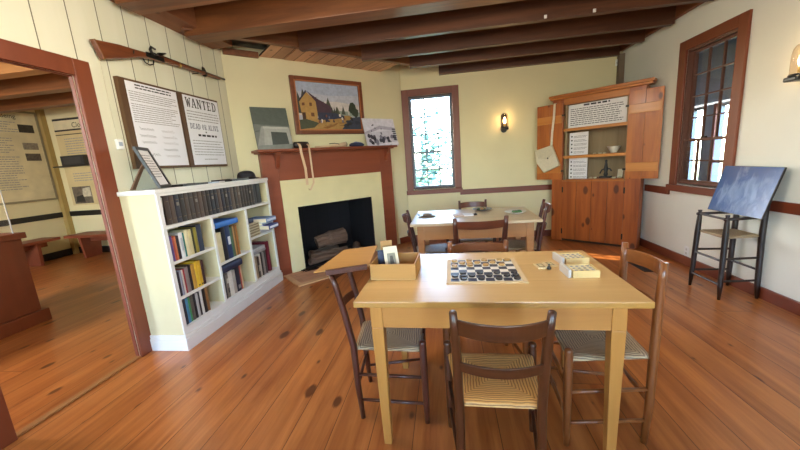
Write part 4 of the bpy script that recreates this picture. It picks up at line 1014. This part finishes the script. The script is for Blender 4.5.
# ------------------------------------------------------------------ things on the front table
TZ = .7702
cbd = thing('checkerboard', 'printed checkerboard mat on the front table', 'checkerboard', (-.016, 1.517, TZ), math.radians(-1))
BW, BDp = .378, .385
B(0, BW, 0, BDp, 0, .003).build('mat', plain('#d3b98c', .6), cbd)
w = MB(); nx, ny = 8, 8; mx_, my_ = .022, .022; qx, qy = (BW-2*mx_)/nx, (BDp-2*my_)/ny
for i in range(nx):
    for j in range(ny):
        w.use(plain('#2a2c3d', .45) if (i+j) % 2 == 0 else plain('#e6e0d2', .5))
        x, y = mx_+i*qx, my_+j*qy; w.poly([(x,y,.0034),(x+qx,y,.0034),(x+qx,y+qy,.0034),(x,y+qy,.0034)])
w.build('squares', None, cbd)
pm = {'dark': plain('#231f22', .35, .1), 'tan': plain('#b48c50', .4, .1)}
pcs = {}
R1 = Matrix.Rotation(math.radians(-1), 3, 'Z')
rows_ = [(0,'dark',(1,3,5,7)),(1,'dark',(0,1,2,4,6,7)),(2,'dark',(1,3,5,7)),(5,'tan',(0,2,4,6)),(6,'tan',(1,2,3,5)),(7,'tan',(0,2,4,6,7))]
for j, c, iis in rows_:
    for i in iis:
        if c not in pcs:
            o = MB().lathe([(.014,0),(.0165,.002),(.0165,.009),(.014,.0105),(.010,.0095),(.0,.0095)], seg=20).build('checker_piece', pm[c], smooth=False); pcs[c] = o
        else:
            o = pcs[c].copy(); COL.objects.link(o)
        p = Vector((-.016, 1.517, TZ)) + R1 @ Vector((mx_+(i+.5)*qx, my_+(j+.5)*qy, .0037)); o.location = p
        tag(o, {'dark': 'black round checker piece on the near half of the checkerboard', 'tan': 'tan wooden checker piece on the far half of the checkerboard'}[c], 'checker', {'dark': 'black checkers', 'tan': 'tan checkers'}[c])
# box with cards
bx = thing('cardboard_box', 'open tan box with its lid folded out to the left, on the front table corner', 'box', (-.403, 1.592, TZ), math.radians(-2.5))
bw, bd, bh = .236, .215, .083; t_ = .006
B(0, bw, 0, bd, 0, t_).build('bottom', M['card_in'], bx)
B(0, bw, 0, t_, t_, bh).build('side', M['card'], bx); B(0, bw, bd-t_, bd, t_, bh).build('side', M['card'], bx)
B(0, t_, t_, bd-t_, t_, bh).build('side', M['card'], bx); B(bw-t_, bw, t_, bd-t_, t_, bh).build('side', M['card'], bx)
w = MB(); th_ = Vector((0,0,.007)); q = [Vector((-.002,.002,bh-.004)), Vector((-.052,.385,bh-.004)), Vector((-.240,.295,bh-.004)), Vector((-.255,-.112,bh-.004))]
w.hexa(q + [p+th_ for p in q]); ld = w.build('lid', M['card'], bx)
w = MB(); a_, b__ = q[3].lerp(q[0], .2) + Vector((0,-.001,-.016)), q[0] + Vector((-.014,-.001,-.016)); n_ = Vector((b__.y-a_.y, a_.x-b__.x, 0)).normalized()*.022
w.hexa([a_+n_, b__+n_, b__, a_] + [p+Vector((0,0,.026)) for p in (a_+n_, b__+n_, b__, a_)]); w.build('rail_stand_in', M['dark'], ld, .003)  # dark strip standing in for the top rail of the left chair
def prop(name, label, cat, x, y, w_, h_, lean, mat, cols, rz, t=.006):
    o = thing(name, label, cat, Vector((-.403,1.592,TZ+.0065)) + Matrix.Rotation(math.radians(-2.5),3,'Z') @ Vector((x,y,.004)), rz)
    m = MB(); m.use(mat).box(0, w_, 0, t, 0, h_)
    for i, (c, pts) in enumerate(cols): m.use(plain(c, .5, .1, scale=60)); m.poly([(u*w_, -.0004-.0002*i, v*h_) for u, v in pts])
    m.bm.transform(Matrix.Rotation(-lean, 4, 'X')); m.build('card_face', None, o); return o
prop('picture_card', 'cream picture card standing tilted in the tan box', 'card', .075, .055, .075, .150, .50, M['linen'], [('#8f8a78', [(.2,.3),(.8,.3),(.8,.75),(.2,.75)]), ('#55524a', [(.35,.35),(.65,.35),(.6,.65),(.4,.65)])], .35)
prop('blue_booklet', 'dark navy booklet standing behind the picture card in the tan box', 'booklet', .012, .135, .10, .105, .15, plain('#1d2440', .5), [], .25, .02)
prop('tan_card', 'tall tan card sticking up at the back left of the box', 'card', .02, .180, .065, .150, .05, M['card'], [('#8f6a34', [(.1,.75),(.9,.78),(.9,.84),(.1,.81)])], .2)
# domino boxes and card
def gamebox(label, x, y, rz, lid):
    g = thing('domino_box', label, 'box', (x, y, TZ), rz)
    wd = plain('#d9bd80', .5, .08); W2, D2, H2 = .118, .105, .034
    B(0, W2, 0, D2, 0, .006).build('bottom', wd, g); B(0, W2, 0, .006, .006, H2).build('side', wd, g); B(0, W2, D2-.006, D2, .006, H2).build('side', wd, g); B(W2-.006, W2, .006, D2-.006, .006, H2).build('side', wd, g); B(0, .006, .006, D2-.006, .006, H2).build('side', wd, g)
    w = MB()
    for i in range(4):
        for j in range(3):
            x0, y0 = .010+i*.0252, .010+j*.029; w.use(plain('#e2d3a8', .4)).box(x0, x0+.022, y0, y0+.026, .006, H2-.004)
            w.use(M['ink_soft']).poly([(x0+.005,y0+.004,H2-.0036),(x0+.017,y0+.004,H2-.0036),(x0+.017,y0+.020,H2-.0036),(x0+.005,y0+.020,H2-.0036)])
    w.build("tiles", None, g)
    o = thing('box_lid', lid, 'lid', (x-.021, y+.0, TZ), rz); B(0, .014, 0, .12, 0, .040).build('lid_panel', plain('#c9c6c0', .5), o, .002)
    return g
gamebox('pale wooden tile box nearer the front table edge', .572, 1.560, math.radians(1), 'grey white lid standing against the nearer tile box')
gamebox('pale wooden tile box farther back beside the nearer one', .606, 1.752, math.radians(6), 'grey white lid standing against the farther tile box')
for k, (x, y, r, l) in enumerate(((.455,1.70,.1,'left tan playing card of the pair beside the checkerboard'), (.510,1.725,.15,'right tan playing card of the pair beside the tile boxes'))):
    c = thing('playing_card', l, 'card', (x, y, TZ), r); w = MB(); w.use(plain('#d8c090', .5)).box(0,.05,0,.075,0,.006); w.use(plain('#8a7a56', .5)); w.poly([(.01,.01,.0064),(.04,.01,.0064),(.04,.065,.0064),(.01,.065,.0064)]); w.use(plain('#d2c49a', .5)); w.poly([(.016,.02,.0067),(.034,.02,.0067),(.034,.055,.0067),(.016,.055,.0067)]); w.build('card_face', None, c)
dd = MB().lathe([(.003,0),(.012,.004),(.009,.014),(.003,.022),(.006,.026),(.001,.032)], seg=12).build('game_token', M['metal'], smooth=True); dd.location = (.506, 1.735, TZ+.0064)
dd.location = (.503, 1.690, TZ); tag(dd, 'small dark metal token between the two playing cards', 'token')

# ------------------------------------------------------------------ plates of food on the back table
def plate(x, y, label, r, colmain, food):
    p = thing('dinner_plate', label, 'plate', (x, y, TZ), random.random())
    MB().lathe([(r*.55,0),(r*.6,.002),(r,.016),(r*.99,.019),(r*.62,.007),(.0,.006)], seg=28).build('plate_body', colmain, p, smooth=True)
    for nm, c, n in food:
        w = MB()
        for k in range(n):
            a = random.random()*6.3; d = random.random()*r*.42; s_ = r*random.uniform(.18,.30)
            w.lathe([(s_*.8,0),(s_,s_*.4),(s_*.6,s_*.8),(.001,s_*.9)], (d*math.cos(a), d*math.sin(a), .007), 9)
        w.build(nm, plain(c, .6, .25, scale=60), p, smooth=True)
plate(-.205, 3.51, 'dark plate of pale food at the left end of the plate table', .10, plain('#5a504c', .35), (('meat', '#8a7a6a', 5), ('potato', '#d8cdb4', 4)))
plate(.395, 3.73, 'plate of food with dark greens on the far side of the plate table', .105, plain('#6a6a6e', .3), (('bread', '#b08a62', 4), ('greens', '#3f5a34', 4)))
plate(.69, 3.44, 'white plate of green leaves at the right end of the plate table', .105, plain('#dcd8cc', .3), (('greens', '#3d6a35', 7), ('meat', '#a08468', 2)))
nb = thing('open_book', 'pale open booklet with a dark clip on the near side of the plate table', 'booklet', (.075, 3.36, TZ), .1)
w = MB(); w.use(plain('#cdb49a', .6)).box(0,.10,0,.13,0,.012); w.use(M['paper']).box(.103,.20,0,.13,0,.010); w.build('pages', None, nb); MB().lathe([(.02,0),(.022,.012),(.002,.018)], (.225,.06,0), 12).build('clip', M['black'], nb)
nk = thing('sunlit_patch', 'flat white slab standing in for a sunlit patch on the chair seat at the near side of the plate table', 'patch', (.20, 2.98, .452), .15)  # white slab laid in as a patch of sunlight on the seat
w = MB(); w.prism([(0,0),(.17,.02),(.16,.10),(.02,.09)], lambda u, v: (u, v, .0), lambda u, v: (u, v, .012)); w.build('patch_slab', plain('#e6e4e2', .8), nk, .003)

# ------------------------------------------------------------------ high chair with picture panel
hc = thing('high_chair', 'tall black-brown high chair with arms holding the blue picture by the right wall', 'chair', (2.445, 3.18, 0), PI/2)
bwd = M['black_wood']
FX, BX = .172, .150          # local +y faces into the room (-x of the room)
for s_ in (-1, 1):
    MB().tube([(s_*FX, .155, 0), (s_*FX*.97, .152, .12), (s_*.155, .145, .54), (s_*.152, .143, .66), (s_*.152, .143, .72), (s_*.152,.143,.735)], [.011,.019,.022,.018,.013,.016], 12).build('front_leg', bwd, hc, smooth=True)
    MB().tube([(s_*BX, -.150, 0), (s_*BX*.97, -.146, .12), (s_*.135, -.14, .54), (s_*.135, -.145, .80), (s_*.135, -.152, .96)], [.012,.020,.022,.019,.015], 12).build('back_post', bwd, hc, smooth=True)
    MB().tube([(s_*.152, .165, .700), (s_*.148, .0, .702), (s_*.136, -.14, .700)], [.013,.012,.010], 10).build('arm', bwd, hc, smooth=True)
    for z in (.16, .36): MB().tube([(s_*.165, .152, z), (s_*.145, -.145, z)], .010, 8).build('stretcher', bwd, hc)
MB().tube([(-.152, .146, .700), (.152, .146, .700)], .010, 8).build('front_bar', bwd, hc)
for z in (.13, .34): MB().tube([(-.165, .152, z), (.165, .152, z)], .010, 8).build('stretcher', bwd, hc)
MB().tube([(-.145, -.145, .25), (.145, -.145, .25)], .010, 8).build('stretcher', bwd, hc)
for z in (.78, .90): B(-.135, .135, -.155, -.143, z-.03, z+.03).build('back_slat', bwd, hc, .003)
w = MB()
def hs(u, v, top):
    hw = .135 + .02*v; e = min(min(u,1-u)*2*hw, min(v,1-v)*.29); cr = min(1, e/.025)
    return Vector(((2*u-1)*hw, -.145+.29*v, .555 - .014 + (.014 if top else -.014)*math.sin(cr*PI/2)))
w.grid(14,14,lambda u,v: hs(u,v,True)); w.grid(14,14,lambda u,v: hs(u,v,False)); bmesh.ops.remove_doubles(w.bm, verts=w.bm.verts[:], dist=.0008)
w.build('rush_seat', M['rushg'], hc, smooth=True)
pn = thing('leaning_picture', 'dark blue printed picture panel leaning on the high chair arms', 'picture', (2.447, 3.455, .716), -PI/2)
blue = figure_print('blue_print', '#254c88', '#7690bd')
w = MB(); w.use(M['black']).box(0, .55, 0, .014, 0, .415); w.use(blue).box(.004, .546, -.0012, 0, .004, .411)
w.bm.transform(Matrix.Rotation(-.274, 4, 'X')); w.build('printed_panel', None, pn)

# ------------------------------------------------------------------ the room beyond the doorway
redp = M['mantel']
def bench(label, loc, rz, L_, D_):
    b_ = thing('wall_bench', label, 'bench', loc, rz)
    B(0, L_, 0, D_, .40, .45).build('seat', redp, b_, .006)
    for x in (.28, L_-.36):
        w = MB(); w.prism([(.05,0),(D_-.08,0),(D_-.02,.3999),(.02,.3999)], lambda u, v: (x, u, v), lambda u, v: (x+.05, u, v)); w.build('leg', redp, b_)
    B(.1, L_-.1, D_*.5-.02, D_*.5+.02, .30, .3999).build('rail', redp, b_)
bench('long red bench along the back wall of the far room', (-7.05, 5.11, 0), 0, 2.4, .42)
bench('red bench along the left wall of the far room, its end beside the display case', (-7.07, 2.2, 0), PI/2, 2.88, .40)
bA = thing('display_board', 'tall framed text board on the left wall of the far room', 'sign board', (XO, 4.25, 1.115), PI/2)
frm = plain('#8f8468', .6)
w = MB(); W3, H3 = 1.26, 1.62
for x0,x1,z0,z1 in ((0,.035,0,H3),(W3-.035,W3,0,H3),(.035,W3-.035,0,.035),(.035,W3-.035,H3-.035,H3)): w.box(x0,x1,-.03,-.001,z0,z1)
w.build('frame', frm, bA)
w = MB(); w.use(plain('#d6c9a2', .7, .12, scale=4)).box(.035, W3-.035, -.02, -.001, .035, H3-.035)
word_lines(w, .12, .92, 1.40, 5, .040, .014, -.0206, M['ink_soft'], .2, .02, .07); word_lines(w, .12, .80, 1.12, 7, .040, .014, -.0206, M['ink_soft'], .2, .02, .07); word_lines(w, .12, .85, .80, 15, .040, .014, -.0206, M['ink_soft'], .2, .02, .07)
for z, hh, c in ((1.24,.14,'#3a342c'), (.94,.12,'#8a8070'), (.74,.13,'#5c5348')): w.use(plain(c, .6, .3, scale=30)); w.poly([(.93,-.0212,z),(1.16,-.0212,z),(1.16,-.0212,z+hh),(.93,-.0212,z+hh)])
font_into(w, 'on Being', .10, M['ink'], (.58, -.0225, 1.48)); w.build('printed_sheet', None, bA)
bB = thing('display_board', 'narrow display board with a big black-ruled title on the back wall of the far room', 'sign board', (-7.27, YO, .97), 0)
w = MB(); w.use(plain('#d3bf8d', .7, .06, scale=4)).box(0, .85, -.02, -.001, 0, 1.64); w.use(plain('#ded2ac', .7)).box(.01,.84,-.022,-.02,1.42,1.60)
w.use(M['ink']); 
for z0, z1 in ((1.595,1.63),(1.40,1.43),(1.33,1.345)): w.poly([(0,-.0226,z0),(.85,-.0226,z0),(.85,-.0226,z1),(0,-.0226,z1)])
word_lines(w, .16, .8, 1.25, 7, .045, .014, -.0206, M['ink_soft'], .2, .02, .08); word_lines(w, .16, .8, .60, 4, .045, .014, -.0206, M['ink_soft'], .2, .02, .08)
w.use(plain('#6a6052', .6, .35, scale=20)).poly([(.06,-.0212,.03),(.48,-.0212,.03),(.48,-.0212,.36),(.06,-.0212,.36)])
w.use(plain('#c9bfa6', .6, .2, scale=20)); w.poly([(.26,-.0218,.16),(.46,-.0218,.16),(.46,-.0218,.34),(.30,-.0218,.32)])
w.use(plain('#2e2922', .6, .2)); w.poly([(.1,-.0222,.06),(.30,-.0222,.06),(.28,-.0222,.2),(.12,-.0222,.17)])
font_into(w, 'Clo', .13, M['ink'], (.40, -.0235, 1.455)); w.build('printed_sheet', None, bB)
sl = thing('wall_shelf', 'black wall shelf across the narrow display board', 'shelf', (-7.33, YO-.0225, .74+.97))
B(0, .80, -.14, 0, 0, .022).build('board', M['black'], sl)
cs = thing('dark_case', 'dark rectangular case standing on the black wall shelf', 'case', (-7.16, YO-.13, .762+.97))
w = MB(); w.box(0,.5,0,.09,0,.18); w.build('body', plain('#26262a', .4), cs, .006); B(.06,.44,-.002,0,.03,.15).build('label_plate', plain('#3a3a3c', .5), cs)
# display case
dc = thing('display_case', 'red-brown display case with clear cover just inside the doorway', 'display case', (-5.02, 1.55, 0))
cx1, cy1 = .86, 1.16
B(.03, cx1-.03, .03, cy1-.03, .13, .88).build('base', M['red'], dc, .004); B(-.01, cx1+.01, -.01, cy1+.01, 0, .13).build('plinth', M['red'], dc, .006)
B(-.0, cx1, -.0, cy1, .88, .94).build('case_top', M['red'], dc, .006)
w = MB(); t_ = .006; a, b_, c, d = .06, cx1-.06, .06, cy1-.06
w.box(a, b_, c, c+t_, .94, 1.36); w.box(a, b_, d-t_, d, .94, 1.36); w.box(a, a+t_, c+t_, d-t_, .94, 1.36); w.box(b_-t_, b_, c+t_, d-t_, .94, 1.36); w.box(a, b_, c, d, 1.36, 1.366)
w.build('clear_cover', M['glass'], dc)
e = .004
for x, y in ((a,c),(b_,c),(a,d),(b_,d)): B(x-e, x+e, y-e, y+e, .941, 1.366).build('cover_edge', plain('#c9ced2', .2), dc)
ct = thing('white_cloth', 'crumpled white cloth lying under the clear cover of the display case', 'cloth', (-4.52, 2.25, .941))
w = MB(); w.grid(16, 16, lambda u, v: Vector(((u-.5)*.5, (v-.5)*.6, .01 + .06*math.sin(PI*u)*math.sin(PI*v)*(1+.35*math.sin(9*u+4*v))))); w.grid(1,1, lambda u, v: Vector(((u-.5)*.5, (v-.5)*.6, 0)))
w.build('cloth_body', plain('#e2e0dc', .8), ct, smooth=True)

# ------------------------------------------------------------------ light
wd = bpy.data.worlds.new('sky'); sc.world = wd; wd.use_nodes = True
bgn = wd.node_tree.nodes['Background']; sky = wd.node_tree.nodes.new('ShaderNodeTexSky'); sky.sky_type = 'NISHITA'; sky.sun_disc = False
sky.sun_elevation = math.radians(32); sky.sun_rotation = math.radians(-60); sky.ozone_density = 2.0
wd.node_tree.links.new(sky.outputs[0], bgn.inputs[0]); bgn.inputs[1].default_value = 5.5
sun = bpy.data.lights.new('sun', 'SUN'); sun.energy = 22; sun.color = (1, .9, .74); sun.angle = .01
so = bpy.data.objects.new('sun', sun); COL.objects.link(so)
so.rotation_euler = Vector((1.6, -1.0, -1)).to_track_quat('-Z', 'Y').to_euler(); so.location = (-8, 12, 8)
def area(name, loc, d, sx_, sy_, e, col):
    l = bpy.data.lights.new(name, 'AREA'); l.shape = 'RECTANGLE'; l.size = sx_; l.size_y = sy_; l.energy = e; l.color = col
    o = bpy.data.objects.new(name, l); COL.objects.link(o); o.location = loc
    o.rotation_euler = Vector(d).to_track_quat('-Z', 'Y').to_euler(); return o
DAY = (.66, .81, 1.0)
area('daylight_front_window', (-1.5, YF-.14, 1.55), (0,1,-.1), 1.15, 1.65, 30, DAY)
area('daylight_front_window', (1.3, YF-.14, 1.55), (0,1,-.1), 1.15, 1.65, 14, DAY)
area('daylight_front_window', (-5.25, YF-.14, 1.55), (0,1,-.1), 1.25, 1.65, 130, DAY)
# out-of-view fill lamps, added to brighten this room and the far one
def lamp(label, x, y, e, z=2.45):
    t = thing('added_lamp', label, 'fill lamp', (x, y, z))
    MB().lathe([(.02,.0),(.14,.02),(.16,.08),(.10,.14),(.03,.17)], seg=24).build('fill_globe', emit('#ffe8c4', 2.5), t, smooth=True)
    MB().tube([(0,0,.16),(0,0,ZC-z)], .012, 8).build('stem', M['metal'], t)
    li = bpy.data.lights.new('fill_light', 'POINT'); li.energy = e; li.color = (1, .92, .80); li.shadow_soft_size = .17
    lo = bpy.data.objects.new('fill_light', li); COL.objects.link(lo); lo.parent = t; lo.location = (0, 0, -.2)
lamp('left added fill lamp of two above the front table', -1.2, 1.6, 58, 2.5)
lamp('right added fill lamp of two above the front table', 0.7, 1.9, 42, 2.5)
lamp('added fill lamp in the middle of the far room', -5.0, 1.2, 230)
for nm, loc, d, sx_, sy_ in (('portal_back', ((WX0+WX1)/2, YB+.15, (WZ0+WZ1)/2), (0,-1,0), WX1-WX0, WZ1-WZ0),):
    o = area(nm, loc, d, sx_, sy_, 1, (1,1,1)); o.data.cycles.is_portal = True

# ------------------------------------------------------------------ camera and view
cam = bpy.data.cameras.new('camera'); co = bpy.data.objects.new('camera', cam); COL.objects.link(co)
cam.sensor_width = 36; cam.lens = 36*330.76/800; cam.clip_start = .02; cam.clip_end = 200
p, r, yw = .1881, -.07181, -.14375
F_ = Vector((math.sin(yw)*math.cos(p), math.cos(yw)*math.cos(p), -math.sin(p))); r0 = Vector((math.cos(yw), -math.sin(yw), 0)); u0 = r0.cross(F_)
Rt = r0*math.cos(r) + u0*math.sin(r); Up = -r0*math.sin(r) + u0*math.cos(r)
co.matrix_world = Matrix(((Rt.x, Up.x, -F_.x, 0), (Rt.y, Up.y, -F_.y, 0), (Rt.z, Up.z, -F_.z, 1.36), (0,0,0,1)))
sc.camera = co
vs = sc.view_settings; vs.view_transform = 'Standard'; vs.look = 'None'; vs.exposure = 0; vs.gamma = 1; vs.use_curve_mapping = False
sc.cycles.use_denoising = True; sc.cycles.max_bounces = 10; sc.cycles.transparent_max_bounces = 16; sc.cycles.caustics_reflective = False; sc.cycles.caustics_refractive = False
sc.cycles.sample_clamp_indirect = 6
